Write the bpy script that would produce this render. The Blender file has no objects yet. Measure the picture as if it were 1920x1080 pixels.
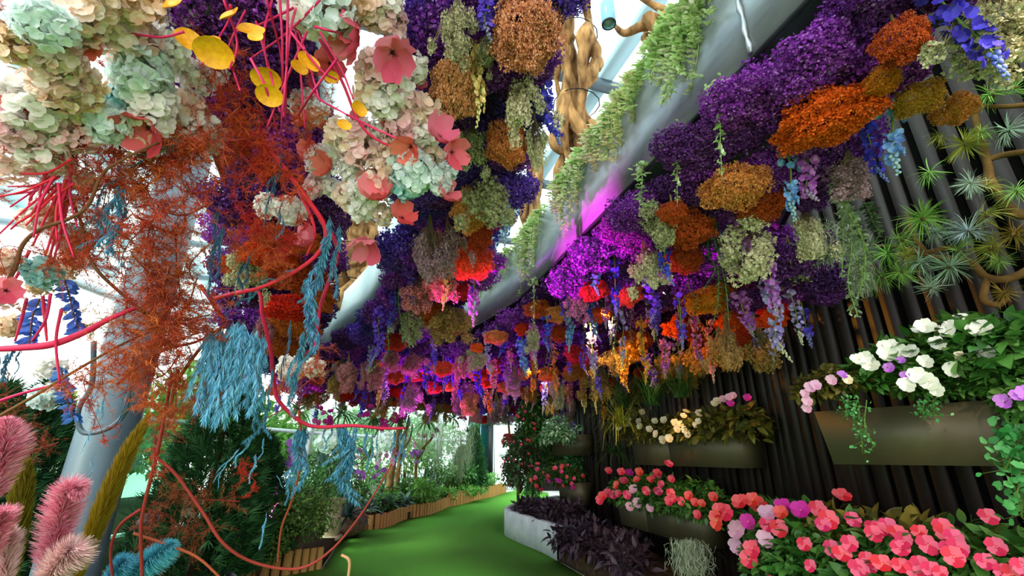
import bpy, math
import numpy as np
from mathutils import Vector, Matrix, Euler

PI = math.pi
rng = np.random.default_rng(11)
SC = bpy.context.scene
COL = SC.collection

# ------------------------------------------------------------------ camera
H = 1.35
F = 853.333
PITCH = math.atan(315.0 / F)
cp, sp = math.cos(PITCH), math.sin(PITCH)
SOFFIT = 3.05
FASCIA = 0.70

def P(u, v, d):
    dx = (u - 960) / F; dy = (540 - v) / F
    return np.array([dx * d, (cp - dy * sp) * d, H + (sp + dy * cp) * d])

def Pz(u, v, z):
    dy = (540 - v) / F
    return P(u, v, (z - H) / (sp + dy * cp))

def zat(y, v):
    dy = (540 - v) / F
    return H + y * (dy * cp + sp) / (cp - dy * sp)

def fwd(p):
    return p[1] * cp + (p[2] - H) * sp

def proj(p):
    w = p[2] - H
    d = p[1] * cp + w * sp
    return 960 + F * p[0] / d, 540 - F * (-p[1] * sp + w * cp) / d

cam = bpy.data.cameras.new('camera')
cam.lens = 16.0; cam.sensor_width = 36.0; cam.clip_start = 0.05; cam.clip_end = 300
camo = bpy.data.objects.new('camera', cam)
camo.location = (0, 0, H); camo.rotation_euler = (PI / 2 + PITCH, 0, 0)
COL.objects.link(camo); SC.camera = camo

# ------------------------------------------------------------------ materials
def lin(c):
    if isinstance(c, str):
        c = c.lstrip('#'); c = [int(c[i:i + 2], 16) / 255 for i in (0, 2, 4)]
    return tuple((x / 12.92 if x <= .04045 else ((x + .055) / 1.055) ** 2.4) for x in c) + (1.0,)

MATS = {}
def mat(name, cols, rough=.75, trans=0.0, objvar=.12, spec=.2, hue=.012, metallic=0.0):
    """procedural petal / leaf material: colour differs per petal and a little per plant"""
    if name in MATS: return MATS[name]
    m = bpy.data.materials.new(name); m.use_nodes = True
    nt = m.node_tree; nt.nodes.clear()
    out = nt.nodes.new('ShaderNodeOutputMaterial')
    geo = nt.nodes.new('ShaderNodeNewGeometry')
    ramp = nt.nodes.new('ShaderNodeValToRGB')
    els = ramp.color_ramp.elements
    n = len(cols)
    while len(els) < n: els.new(.5)
    for i, c in enumerate(cols):
        els[i].position = i / max(1, n - 1); els[i].color = lin(c)
    if n == 1:
        els[0].position = 0; els[-1].color = lin(cols[0])
    nt.links.new(geo.outputs['Random Per Island'], ramp.inputs[0])
    oi = nt.nodes.new('ShaderNodeObjectInfo')
    hsv = nt.nodes.new('ShaderNodeHueSaturation')
    mr = nt.nodes.new('ShaderNodeMapRange')
    mr.inputs['To Min'].default_value = 1 - objvar; mr.inputs['To Max'].default_value = 1 + objvar
    mh = nt.nodes.new('ShaderNodeMapRange')
    mh.inputs['To Min'].default_value = .5 - hue; mh.inputs['To Max'].default_value = .5 + hue
    nt.links.new(oi.outputs['Random'], mr.inputs['Value'])
    nt.links.new(oi.outputs['Random'], mh.inputs['Value'])
    nt.links.new(mr.outputs[0], hsv.inputs['Value']); nt.links.new(mh.outputs[0], hsv.inputs['Hue'])
    nt.links.new(ramp.outputs[0], hsv.inputs['Color'])
    b = nt.nodes.new('ShaderNodeBsdfPrincipled')
    b.inputs['Roughness'].default_value = rough
    b.inputs['Specular IOR Level'].default_value = spec
    b.inputs['Metallic'].default_value = metallic
    nt.links.new(hsv.outputs[0], b.inputs['Base Color'])
    if trans > 0:
        t = nt.nodes.new('ShaderNodeBsdfTranslucent')
        nt.links.new(hsv.outputs[0], t.inputs['Color'])
        mx = nt.nodes.new('ShaderNodeMixShader'); mx.inputs[0].default_value = trans
        nt.links.new(b.outputs[0], mx.inputs[1]); nt.links.new(t.outputs[0], mx.inputs[2])
        nt.links.new(mx.outputs[0], out.inputs[0])
    else:
        nt.links.new(b.outputs[0], out.inputs[0])
    MATS[name] = m
    return m

def surf(name, c1, c2, scale=4.0, rough=.7, metallic=0.0, stretch=(1, 1, 1), bump=0.0, spec=.3, detail=4, bscale=None):
    """procedural surface: two colours mixed by noise, optional bump"""
    if name in MATS: return MATS[name]
    m = bpy.data.materials.new(name); m.use_nodes = True
    nt = m.node_tree
    b = nt.nodes['Principled BSDF']
    b.inputs['Roughness'].default_value = rough; b.inputs['Metallic'].default_value = metallic
    b.inputs['Specular IOR Level'].default_value = spec
    tc = nt.nodes.new('ShaderNodeTexCoord'); mp = nt.nodes.new('ShaderNodeMapping')
    mp.inputs['Scale'].default_value = stretch
    nz = nt.nodes.new('ShaderNodeTexNoise'); nz.inputs['Scale'].default_value = scale; nz.inputs['Detail'].default_value = detail
    rp = nt.nodes.new('ShaderNodeValToRGB')
    rp.color_ramp.elements[0].position = .3; rp.color_ramp.elements[1].position = .7
    rp.color_ramp.elements[0].color = lin(c1); rp.color_ramp.elements[1].color = lin(c2)
    nt.links.new(tc.outputs['Object'], mp.inputs[0]); nt.links.new(mp.outputs[0], nz.inputs['Vector'])
    nt.links.new(nz.outputs[0], rp.inputs[0]); nt.links.new(rp.outputs[0], b.inputs['Base Color'])
    if bump:
        n2 = nt.nodes.new('ShaderNodeTexNoise'); n2.inputs['Scale'].default_value = bscale or scale * 3
        nt.links.new(mp.outputs[0], n2.inputs['Vector'])
        bp = nt.nodes.new('ShaderNodeBump'); bp.inputs['Strength'].default_value = bump; bp.inputs['Distance'].default_value = .02
        nt.links.new(n2.outputs[0], bp.inputs['Height']); nt.links.new(bp.outputs[0], b.inputs['Normal'])
    MATS[name] = m
    return m

def glass(name, tint, gloss=.12):
    if name in MATS: return MATS[name]
    m = bpy.data.materials.new(name); m.use_nodes = True
    nt = m.node_tree; nt.nodes.clear()
    out = nt.nodes.new('ShaderNodeOutputMaterial')
    t = nt.nodes.new('ShaderNodeBsdfTransparent'); t.inputs[0].default_value = lin(tint)
    g = nt.nodes.new('ShaderNodeBsdfGlossy'); g.inputs['Roughness'].default_value = .05
    mx = nt.nodes.new('ShaderNodeMixShader'); mx.inputs[0].default_value = gloss
    nt.links.new(t.outputs[0], mx.inputs[1]); nt.links.new(g.outputs[0], mx.inputs[2]); nt.links.new(mx.outputs[0], out.inputs[0])
    MATS[name] = m
    return m

def glow(name, col, strength):
    if name in MATS: return MATS[name]
    m = bpy.data.materials.new(name); m.use_nodes = True
    nt = m.node_tree; nt.nodes.clear()
    out = nt.nodes.new('ShaderNodeOutputMaterial')
    e = nt.nodes.new('ShaderNodeEmission'); e.inputs[0].default_value = lin(col); e.inputs[1].default_value = strength
    nt.links.new(e.outputs[0], out.inputs[0]); MATS[name] = m
    return m

# ------------------------------------------------------------------ mesh helpers
class MB:
    def __init__(s): s.v = []; s.q = []; s.t = []; s.n = 0; s.qm = []; s.tm = []
    def add(s, v, quads=None, tris=None, mi=0):
        v = np.asarray(v, float).reshape(-1, 3)
        if quads is not None and len(quads):
            a = np.asarray(quads, int).reshape(-1, 4) + s.n; s.q.append(a); s.qm.append(np.full(len(a), mi))
        if tris is not None and len(tris):
            a = np.asarray(tris, int).reshape(-1, 3) + s.n; s.t.append(a); s.tm.append(np.full(len(a), mi))
        s.v.append(v); s.n += len(v); return s
    def mesh(s, name, mats, smooth=False):
        v = np.concatenate(s.v) if s.v else np.zeros((0, 3))
        q = np.concatenate(s.q) if s.q else np.zeros((0, 4), int)
        t = np.concatenate(s.t) if s.t else np.zeros((0, 3), int)
        me = bpy.data.meshes.new(name)
        me.vertices.add(len(v)); me.vertices.foreach_set('co', v.astype(np.float32).ravel())
        li = np.concatenate([q.ravel(), t.ravel()])
        me.loops.add(len(li)); me.loops.foreach_set('vertex_index', li.astype(np.int32))
        nq, ntr = len(q), len(t)
        ls = np.concatenate([np.arange(nq) * 4, nq * 4 + np.arange(ntr) * 3]).astype(np.int32)
        me.polygons.add(nq + ntr); me.polygons.foreach_set('loop_start', ls)
        mi = np.concatenate([np.concatenate(s.qm) if s.qm else np.zeros(0), np.concatenate(s.tm) if s.tm else np.zeros(0)]).astype(np.int32)
        me.polygons.foreach_set('material_index', mi)
        if smooth: me.polygons.foreach_set('use_smooth', np.ones(nq + ntr, bool))
        for m in (mats if isinstance(mats, (list, tuple)) else [mats]): me.materials.append(m)
        me.update(calc_edges=True); me.validate()
        return me

def unit(a):
    a = np.asarray(a, float)
    return a / np.maximum(np.linalg.norm(a, axis=-1, keepdims=True), 1e-9)

def frames(d, r, ref=None):
    """(n,3,3): column z = d, column x = ref made square to d (or random)"""
    d = unit(d); n = len(d)
    if ref is None: ref = r.normal(size=(n, 3))
    ref = np.broadcast_to(np.asarray(ref, float), (n, 3)) + 1e-4 * r.normal(size=(n, 3))
    x = unit(ref - (ref * d).sum(1, keepdims=True) * d)
    y = np.cross(d, x)
    return np.stack([x, y, d], axis=2)

def scatter(mb, T, R, pos, sc, mi=0):
    tv, tq, tt = T
    n = len(pos); k = len(tv)
    sc = np.asarray(sc, float)
    if sc.ndim == 0: sc = np.full(n, float(sc))
    loc = tv[None] * (sc[:, None, None] if sc.ndim == 1 else sc[:, None, :])
    v = np.einsum('nij,nkj->nki', R, loc) + pos[:, None, :]
    off = (np.arange(n) * k)[:, None, None]
    q = (np.asarray(tq, int)[None] + off).reshape(-1, 4) if len(tq) else None
    t = (np.asarray(tt, int)[None] + off).reshape(-1, 3) if len(tt) else None
    mb.add(v.reshape(-1, 3), q, t, mi)

def blade(w=.3, bend=0.0, fold=0.0, nseg=3, wide=.45, base=.12):
    """leaf along +z, unit length, lateral y, normal x; bends towards +x"""
    v = []; q = []
    for i in range(nseg + 1):
        t = i / nseg
        prof = base + (1 - base) * math.sin(PI * min(1, t ** (math.log(.5) / math.log(wide))) ) if t < 1 else 0.02
        hw = w * .5 * prof
        x = bend * t * t
        z = t * (1 - .25 * abs(bend) * t)
        if fold: v += [(x - fold * hw, -hw, z), (x, 0, z), (x - fold * hw, hw, z)]
        else: v += [(x, -hw, z), (x, hw, z)]
    k = 3 if fold else 2
    for i in range(nseg):
        for j in range(k - 1):
            a = i * k + j
            q.append((a, a + 1, a + k + 1, a + k))
    return np.array(v), q, []

def floret(n=5, cup=.25, w=.9, tipz=None):
    """n kite petals round the origin, facing +z, radius 1"""
    v = []; q = []
    for i in range(n):
        a = 2 * PI * i / n; d = PI / n * w
        b = len(v)
        v += [(0, 0, 0), (.72 * math.cos(a - d), .72 * math.sin(a - d), cup * .8),
              (math.cos(a), math.sin(a), cup if tipz is None else tipz), (.72 * math.cos(a + d), .72 * math.sin(a + d), cup * .8)]
        q.append((b, b + 1, b + 2, b + 3))
    return np.array(v), q, []

def bigpetal(w=.9, cup=.3, ruffle=.08, notch=.08, n=4):
    """one broad petal along +x from origin, face +z, length 1, grid"""
    v = []; q = []
    for i in range(n + 1):
        t = i / n
        hw = w * .5 * (math.sin(PI * (.08 + .72 * t)) ** .8)
        for j in range(-2, 3):
            s = j / 2
            x = t * (1 - notch * (1 - abs(s)) * t) - .12 * t * s * s
            v.append((x, hw * s, cup * t * t + cup * .5 * s * s * t + ruffle * math.sin(3.1 * s + 2 * t) * t))
    for i in range(n):
        for j in range(4):
            a = i * 5 + j; q.append((a, a + 1, a + 6, a + 5))
    return np.array(v), q, []

def bloom(np_=5, w=.9, cup=.3, ruffle=.08, notch=.1, spread=1.0):
    T = bigpetal(w, cup, ruffle, notch); v = []; q = []
    for i in range(np_):
        a = 2 * PI * i / np_ + .1 * (i % 2)
        c, s = math.cos(a), math.sin(a)
        b = len(v); k = 1 + .08 * ((i * 7) % 3 - 1)
        for x, y, z in T[0]: v.append((k * (c * x - s * y), k * (s * x + c * y), z + .015 * i))
        q += [tuple(b + m for m in f) for f in T[1]]
    return np.array(v), q, []

def cr(pts, n=6):
    """Catmull-Rom through pts"""
    p = np.asarray(pts, float)
    p = np.vstack([2 * p[0] - p[1], p, 2 * p[-1] - p[-2]])
    out = []
    for i in range(1, len(p) - 2):
        for k in range(n):
            t = k / n
            out.append(.5 * ((2 * p[i]) + (-p[i - 1] + p[i + 1]) * t + (2 * p[i - 1] - 5 * p[i] + 4 * p[i + 1] - p[i + 2]) * t * t
                             + (-p[i - 1] + 3 * p[i] - 3 * p[i + 1] + p[i + 2]) * t ** 3))
    out.append(p[-2])
    return np.array(out)

def tube(mb, pts, rad, sides=6, mi=0, cap=True):
    p = np.asarray(pts, float); n = len(p)
    rad = np.broadcast_to(np.asarray(rad, float), (n,)) if np.ndim(rad) == 0 or len(np.atleast_1d(rad)) == n else np.interp(np.linspace(0, 1, n), np.linspace(0, 1, len(rad)), rad)
    t = unit(np.gradient(p, axis=0))
    x = np.cross(t[0], (0, 0, 1.0))
    if np.linalg.norm(x) < .05: x = np.cross(t[0], (1.0, 0, 0))
    x = unit(x); vs = []
    ang = np.linspace(0, 2 * PI, sides, endpoint=False)
    for i in range(n):
        x = unit(x - (x @ t[i]) * t[i]); y = np.cross(t[i], x)
        vs.append(p[i] + rad[i] * (np.cos(ang)[:, None] * x + np.sin(ang)[:, None] * y))
    v = np.concatenate(vs); q = []
    for i in range(n - 1):
        for j in range(sides):
            a = i * sides + j; b = i * sides + (j + 1) % sides
            q.append((a, b, b + sides, a + sides))
    tr = []
    if cap:
        for e in (0, n - 1):
            for j in range(1, sides - 1):
                tr.append((e * sides, e * sides + j, e * sides + j + 1) if e else (0, j + 1, j))
    mb.add(v, q, tr, mi); return mb

def ribbons(mb, a, b, w, r, mi=0, mid=None):
    """thin strips from a to b (n,3), width w, random facing, through an optional middle point"""
    a = np.asarray(a, float); b = np.asarray(b, float); n = len(a)
    s = unit(np.cross(b - a, r.normal(size=(n, 3)))) * (np.asarray(w, float).reshape(-1, 1) * .5)
    if mid is None:
        v = np.stack([a - s, a + s, b + s * .35, b - s * .35], 1).reshape(-1, 3)
        q = np.arange(n)[:, None] * 4 + np.array([[0, 1, 2, 3]])
    else:
        v = np.stack([a - s, a + s, mid - s, mid + s, b - s * .3, b + s * .3], 1).reshape(-1, 3)
        q = (np.arange(n)[:, None, None] * 6 + np.array([[[0, 1, 3, 2], [2, 3, 5, 4]]])).reshape(-1, 4)
    mb.add(v, q, None, mi)

def box(mb, lo, hi, mi=0, M=None):
    (a, b, c), (d, e, f) = lo, hi
    v = np.array([(a, b, c), (d, b, c), (d, e, c), (a, e, c), (a, b, f), (d, b, f), (d, e, f), (a, e, f)], float)
    if M is not None: v = v @ np.asarray(M)[:3, :3].T + np.asarray(M)[:3, 3]
    mb.add(v, [(0, 3, 2, 1), (4, 5, 6, 7), (0, 1, 5, 4), (1, 2, 6, 5), (2, 3, 7, 6), (3, 0, 4, 7)], None, mi)

def ball(mb, c, r, n=8, mi=0, sq=(1, 1, 1)):
    v = []; q = []; m = max(4, n // 2 + 1)
    for i in range(m + 1):
        th = PI * i / m
        for j in range(n):
            ph = 2 * PI * j / n
            v.append((c[0] + sq[0] * r * math.sin(th) * math.cos(ph), c[1] + sq[1] * r * math.sin(th) * math.sin(ph), c[2] + sq[2] * r * math.cos(th)))
    for i in range(m):
        for j in range(n):
            a = i * n + j; b = i * n + (j + 1) % n
            q.append((a, a + n, b + n, b))
    mb.add(v, q, None, mi)

def sphere_dirs(n, r, lo=-1.0, hi=1.0):
    z = r.uniform(lo, hi, n); a = r.uniform(0, 2 * PI, n); s = np.sqrt(1 - z * z)
    return np.stack([s * np.cos(a), s * np.sin(a), z], 1)

def inpoly(x, y, poly):
    c = False; n = len(poly); j = n - 1
    for i in range(n):
        xi, yi = poly[i]; xj, yj = poly[j]
        if (yi > y) != (yj > y) and x < (xj - xi) * (y - yi) / (yj - yi) + xi: c = not c
        j = i
    return c

# ------------------------------------------------------------------ objects, names, labels
TINTED = {}
def obj(name, me, parent=None, loc=(0, 0, 0), rot=None, sc=None, m=None):
    if m is not None:
        ml = m if isinstance(m, (list, tuple)) else [m]
        key = (me.name, tuple(x.name if x else '' for x in ml))
        if key not in TINTED:
            me2 = me.copy(); me2.name = me.name
            for i, mm in enumerate(ml):
                if mm: me2.materials[i] = mm
            TINTED[key] = me2
        me = TINTED[key]
    o = bpy.data.objects.new(name, me)
    COL.objects.link(o)
    o.location = [float(x) for x in loc]
    if rot is not None: o.rotation_euler = rot if isinstance(rot, Euler) else Euler([float(x) for x in rot])
    if sc is not None: o.scale = [float(x) for x in (sc if hasattr(sc, '__len__') else (sc, sc, sc))]
    if parent is not None: o.parent = parent
    return o

def root(name, loc=(0, 0, 0), rot=None, sc=None):
    o = obj(name, None, None, loc, rot, sc); o.empty_display_size = .1
    return o

PENDING = []
def tag(o, label, cat, group=None, order=None, how='from the camera'):
    o['category'] = cat
    if group: o['group'] = group
    if order is None: o['label'] = label
    else: PENDING.append((label, how, float(order), o))
    return o

ORD = ('first second third fourth fifth sixth seventh eighth ninth tenth eleventh twelfth thirteenth fourteenth fifteenth sixteenth '
       'seventeenth eighteenth nineteenth').split()
TENS = {2: 'twenty', 3: 'thirty', 4: 'forty', 5: 'fifty', 6: 'sixty', 7: 'seventy', 8: 'eighty', 9: 'ninety'}
TENTH = {2: 'twentieth', 3: 'thirtieth', 4: 'fortieth', 5: 'fiftieth', 6: 'sixtieth', 7: 'seventieth', 8: 'eightieth', 9: 'ninetieth'}
def ordinal(k):
    if k < 20: return ORD[k - 1]
    if k % 10 == 0: return TENTH[k // 10]
    return TENS[k // 10] + '-' + ORD[k % 10 - 1]
def settle_labels():
    by = {}
    for lb, how, od, o in PENDING: by.setdefault((lb, how), []).append((od, o.name, o))
    for (lb, how), L in by.items():
        L.sort(key=lambda t: t[:2])
        for i, (_, _, o) in enumerate(L):
            o['label'] = lb if len(L) == 1 else f'{lb}, {ordinal(i + 1)} {how}'

def long_labels():
    for o in bpy.data.objects:
        if 'label' in o and len(o['label'].replace('-', ' ').split()) > 16: print('LONG', o['label'])

def struct(o): o['kind'] = 'structure'; return o
def stuff(o, label, cat): o['kind'] = 'stuff'; o['label'] = label; o['category'] = cat; return o

# ------------------------------------------------------------------ floor, beds, walls, roof
M_turf = surf('turf', '#66b43c', '#86cc58', 60, .95, bump=.6, bscale=420, spec=.05)
M_soil = surf('soil', '#2a2018', '#4a3a28', 14, .95, bump=.6, spec=.1)
M_steel_blue = surf('pale_blue_paint', '#a9cfe0', '#c3e0ec', 2, .5)
M_white = surf('white_paint', '#dfe4e6', '#f0f2f2', 2, .6)
M_grey_paint = surf('grey_paint', '#46545f', '#5a6974', 2.5, .45, spec=.5)
M_dark_metal = surf('dark_metal', '#15171a', '#24272b', 5, .45, spec=.4)
M_slat = surf('slat_wood', '#130d0b', '#261b17', 6, .55, stretch=(1, 1, .15), spec=.35)
M_black = surf('black_backing', '#050505', '#0a0a0a', 3, .9, spec=.05)
M_concrete = surf('concrete', '#b9bfc2', '#d9dcdc', 5, .85, bump=.1, spec=.1)
M_pave = surf('pale_paving', '#c9cdc6', '#e2e4de', 1.5, .8)
M_log = surf('split_log', '#8e6030', '#c89c5c', 9, .8, stretch=(1, 1, .12), bump=.3, spec=.1)
M_glass = glass('clear_glass', '#e9fbf7', .06)
M_teal_glass = glass('teal_glass', '#7fc4c0', .15)

WALL = [(4.9, -.8), (4.5, 0), (3.9, 1.0), (3.35, 2.05), (2.86, 2.75), (2.62, 3.4), (2.55, 4.3), (2.45, 5.0), (2.02, 6.69), (1.78, 7.7), (1.52, 8.7), (1.36, 9.7), (1.5, 11.2), (2.2, 13.2)]
WALLC = cr([(x, y, 0) for x, y in WALL], 14)

PATH_L = [np.array([-1.2, -2.5]), np.array([-1.6, 2.0]), np.array([-2.6, 5.0]), Pz(440, 1095, 0)[:2], Pz(490, 1083, 0)[:2], Pz(540, 1078, 0)[:2], Pz(604, 1067, 0)[:2], Pz(640, 1010, 0)[:2], Pz(687, 991, 0)[:2], Pz(743, 980, 0)[:2], Pz(803, 965, 0)[:2], Pz(838, 951, 0)[:2], Pz(890, 937, 0)[:2], Pz(947, 923.5, 0)[:2]]
PATH_R = [np.array([2.9, -2.5]), np.array([2.3, 1.5]), np.array([1.5, 4.2]), np.array([.98, 5.9]), np.array([.50, 7.6]), np.array([.08, 8.7]), np.array([-.1, 9.4]), np.array([-.02, 10.2]), np.array([.4, 11.6]), np.array([1.2, 14.0])]

mb = MB(); box(mb, (-30, -12, -.30), (30, 45, -.02)); g = struct(obj('ground', mb.mesh('ground', M_pave)))
def flat(poly, z0, z1, m, name):
    from mathutils.geometry import tessellate_polygon
    v = [(p[0], p[1]) for p in poly]; n = len(v)
    tr = tessellate_polygon([[Vector((a, b, 0)) for a, b in v]])
    fb = []
    mb = MB()
    vv = [(a, b, z1) for a, b in v] + [(a, b, z0) for a, b in v]
    up = []
    for t in tr:
        a, b, c = [Vector((v[i][0], v[i][1], 0)) for i in t]
        if (b - a).cross(c - a).z < 0: t = (t[0], t[2], t[1])
        up.append(tuple(t))
    area = sum(v[i][0] * v[(i + 1) % n][1] - v[(i + 1) % n][0] * v[i][1] for i in range(n))
    q = []
    for i in range(n):
        j = (i + 1) % n
        q.append((i + n, j + n, j, i) if area > 0 else (i, j, j + n, i + n))
    mb.add(vv, q, up + [(t[0] + n, t[2] + n, t[1] + n) for t in up])
    return mb.mesh(name, m)
far_left = [np.array([0.35, 21.5]), np.array([1.4, 19.5])]
turf = PATH_L + far_left + PATH_R[::-1]
o = struct(obj('floor', flat(turf, -.02, 0.0, M_turf, 'floor')))
bedL = [(-12, -2.5), (-1.2, -2.5)] + [tuple(p + np.array([-.05, .09])) for p in PATH_L[1:]] + [(-.3, 21), (-12, 21)]
o = struct(obj('ground', flat(bedL, -.02, .14, M_soil, 'bed')))
bedR = [tuple(p + np.array([.05, 0])) for p in PATH_R] + [(4, 14), (4.4, 9), (5.4, 3), (5.4, -2.5)]
o = struct(obj('ground', flat(bedR, -.02, .10, M_soil, 'bed')))

# slatted wall on the right: dark boards standing on a black backing
def wall_slats():
    mb = MB(); bk = MB()
    seg = np.linalg.norm(np.diff(WALLC[:, :2], axis=0), axis=1); s = np.concatenate([[0], np.cumsum(seg)])
    r = np.random.default_rng(3)
    t = 0.0
    v = []; q = []
    for i, p in enumerate(WALLC):
        d = unit(WALLC[min(i + 1, len(WALLC) - 1)] - WALLC[max(i - 1, 0)])
        nrm = np.array([d[1], -d[0], 0])
        b = p + nrm * .06
        v += [b, b + (0, 0, 4.6)]
        if i: q.append((2 * i - 2, 2 * i, 2 * i + 1, 2 * i - 1))
    mb.add(v, q, None, 1)
    while t < s[-1] - .15:
        w = r.choice([.055, .08, .08, .11]); gap = r.choice([.03, .05, .05]); dep = r.choice([.03, .05, .07])
        c = np.array([np.interp(t + w / 2, s, WALLC[:, 0]), np.interp(t + w / 2, s, WALLC[:, 1]), 0])
        c2 = np.array([np.interp(t + w / 2 + .02, s, WALLC[:, 0]), np.interp(t + w / 2 + .02, s, WALLC[:, 1]), 0])
        d = unit(c2 - c); nn = np.array([d[1], -d[0], 0])
        M = np.eye(4); M[:3, 0] = d; M[:3, 1] = nn; M[:3, 3] = c
        box(mb, (-w / 2, -dep + .05, 0), (w / 2, .055, 4.6), 0, M)
        t += w + gap
    return mb.mesh('wall_right', [M_slat, M_black])
struct(obj('wall_right', wall_slats()))

# glazed wall along the garden on the left, with painted posts and a low sill
GW = [(-6.2, -2.0), (-6.3, 1.0), (-6.4, 4.0), (-6.4, 7.0), (-6.1, 10.0), (-5.5, 13.0), (-4.4, 16.0), (-2.9, 18.8), (-1.55, 20.6)]
for i in range(len(GW) - 1):
    a = np.array(GW[i] + (0,)); b = np.array(GW[i + 1] + (0,)); L = np.linalg.norm(b - a); d = (b - a) / L; nn = np.array([-d[1], d[0], 0])
    M = np.eye(4); M[:3, 0] = d; M[:3, 1] = nn; M[:3, 3] = a
    fr = MB()
    box(fr, (-.05, -.08, 0), (.05, .08, 7.4), 0, M)
    box(fr, (0, -.06, .0), (L, .06, .18), 0, M)
    for z in (1.9, 3.7, 5.5): box(fr, (0, -.05, z), (L, .05, z + .09), 0, M)
    w = struct(obj(f'window_{i + 1}', fr.mesh('window_frame', M_white)))
    pn = MB(); pn.add([a + (0, 0, .18), b + (0, 0, .18), b + (0, 0, 7.4), a + (0, 0, 7.4)], [(0, 1, 2, 3)])
    obj('pane', pn.mesh('pane', M_glass), w)

# teal glazing and the doorway at the far end of the path
fr = MB()
def xz(u, y): return (u - 960) / F * (y * cp + 0 * sp)
yD = 20.6
box(fr, (-1.02, yD - .1, 0), (-.80, yD + .1, 3.1)); box(fr, (.62, yD - .08, 0), (.78, yD + .08, 3.1)); box(fr, (-1.0, yD - .09, 2.78), (.75, yD + .09, 3.0))
d1 = struct(obj('door_1', fr.mesh('door_frame', M_dark_metal)))
fr = MB(); x0 = -.78
for a, b in (((-.78, yD), (-.70, yD)), ((.54, yD), (.62, yD))): box(fr, (a[0], yD - .03, .02), (b[0], yD + .03, 2.78))
box(fr, (-.70, yD - .03, .02), (.54, yD + .03, .22)); box(fr, (-.70, yD - .03, 2.6), (.54, yD + .03, 2.78)); box(fr, (-.02, yD - .03, .2), (.06, yD + .03, 2.62))
obj('door_leaf', fr.mesh('door_leaf', M_white), d1)
pn = MB(); pn.add([(-.70, yD, .22), (.54, yD, .22), (.54, yD, 2.6), (-.70, yD, 2.6)], [(0, 1, 2, 3)]); obj('pane', pn.mesh('pane', M_glass), d1)
pn = MB(); box(pn, (-.55, yD - .05, 1.32), (-.22, yD - .035, 1.62)); obj('notice', pn.mesh('notice', M_white), d1)
fr = MB()
for x in (-1.62, -1.36): box(fr, (x - .02, yD - .08, 0), (x + .02, yD + .02, 3.1))
box(fr, (-1.64, yD - .08, 0), (-1.0, yD, .1)); box(fr, (-1.64, yD - .08, 3.0), (-1.0, yD, 3.1))
w = struct(obj('window_9', fr.mesh('window_frame', M_steel_blue)))
pn = MB(); pn.add([(-1.6, yD - .03, .1), (-1.02, yD - .03, .1), (-1.02, yD - .03, 3.0), (-1.6, yD - .03, 3.0)], [(0, 1, 2, 3)]); obj('pane', pn.mesh('pane', M_teal_glass), w)
M_teal_wall = surf('teal_wall', '#3f7c7c', '#5d9c9a', 2, .6)
mb = MB(); box(mb, (-1.9, yD + .25, 0), (-.95, yD + .4, 3.2)); struct(obj('wall_far', mb.mesh('wall_far', M_teal_wall)))
mb = MB(); box(mb, (.78, yD - .1, 0), (6, yD + .1, 7.4)); box(mb, (-1.7, yD - .1, 3.1), (.78, yD + .1, 3.9)); struct(obj('wall_back', mb.mesh('wall_back', M_slat)))

# roof: pale blue steel beams along and across, one glazed skin above them
RD = unit(np.array([-.35, 1.066, 0])); RN = np.array([RD[1], -RD[0], 0])
M = np.eye(4); M[:3, 0] = RD; M[:3, 1] = RN
beams = MB()
for k, off in enumerate(np.arange(-9, 12, 1.55)):
    box(beams, (-6, off - .12, 7.35), (26, off + .12, 7.75), 0, M)
for a in np.arange(-4, 26, 3.1):
    box(beams, (a - .08, -10, 7.2), (a + .08, 12, 7.35), 1, M)
struct(obj('ceiling', beams.mesh('ceiling_beams', [M_steel_blue, M_grey_paint])))
mb = MB(); v = [M[:3, :3] @ np.array(p) for p in ((-6, -10, 7.8), (26, -10, 7.8), (26, 12, 7.8), (-6, 12, 7.8))]
mb.add(v, [(0, 1, 2, 3)]); struct(obj('ceiling', mb.mesh('ceiling_glass', M_glass)))
# upper glazing beyond the garden wall on the right and behind the trees
def glazing(name, a, b, z0, z1, nv, zs, m=M_steel_blue):
    a = np.array(a + (0,), float); b = np.array(b + (0,), float); L = np.linalg.norm(b - a); d = (b - a) / L
    M = np.eye(4); M[:3, 0] = d; M[:3, 1] = (-d[1], d[0], 0); M[:3, 3] = a
    fr = MB()
    for k in range(nv + 1): box(fr, (L * k / nv - .06, -.1, z0), (L * k / nv + .06, .1, z1), 0, M)
    for z in zs: box(fr, (0, -.08, z), (L, .08, z + .28), 0, M); box(fr, (0, -.1, z - .08), (L, .1, z), 1, M)
    w = struct(obj(name, fr.mesh('window_frame', [m, M_grey_paint])))
    pn = MB(); pn.add([a + (0, 0, z0), b + (0, 0, z0), b + (0, 0, z1), a + (0, 0, z1)], [(0, 1, 2, 3)]); obj('pane', pn.mesh('pane', M_glass), w)
glazing('window_10', (-1.7, 20.6), (7, 18.0), 3.9, 7.4, 5, (3.95, 5.2, 6.5))
glazing('window_11', (7, 18.0), (7.5, 3.0), 3.4, 7.4, 6, (3.6, 5.2, 6.5))
# plain wall behind and to the right of the camera
mb = MB(); box(mb, (4.9, -2.4, 0), (8, -2.2, 4.6)); struct(obj('wall_near', mb.mesh('wall_near', M_slat)))

# ------------------------------------------------------------------ curved planter canopies overhead
M_fascia = surf('brushed_steel', '#7d8289', '#a4a9ae', 2.2, .38, metallic=.55, stretch=(1, 1, 3), bump=.08, spec=.5, detail=8)
M_fascia_light = surf('pale_painted_steel', '#b9c6cc', '#d2dce0', 1.6, .42, metallic=.15, stretch=(1, 1, 2), spec=.5)
M_soffit = surf('soffit_grey', '#565b60', '#6b7075', 3, .6, spec=.3)

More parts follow.
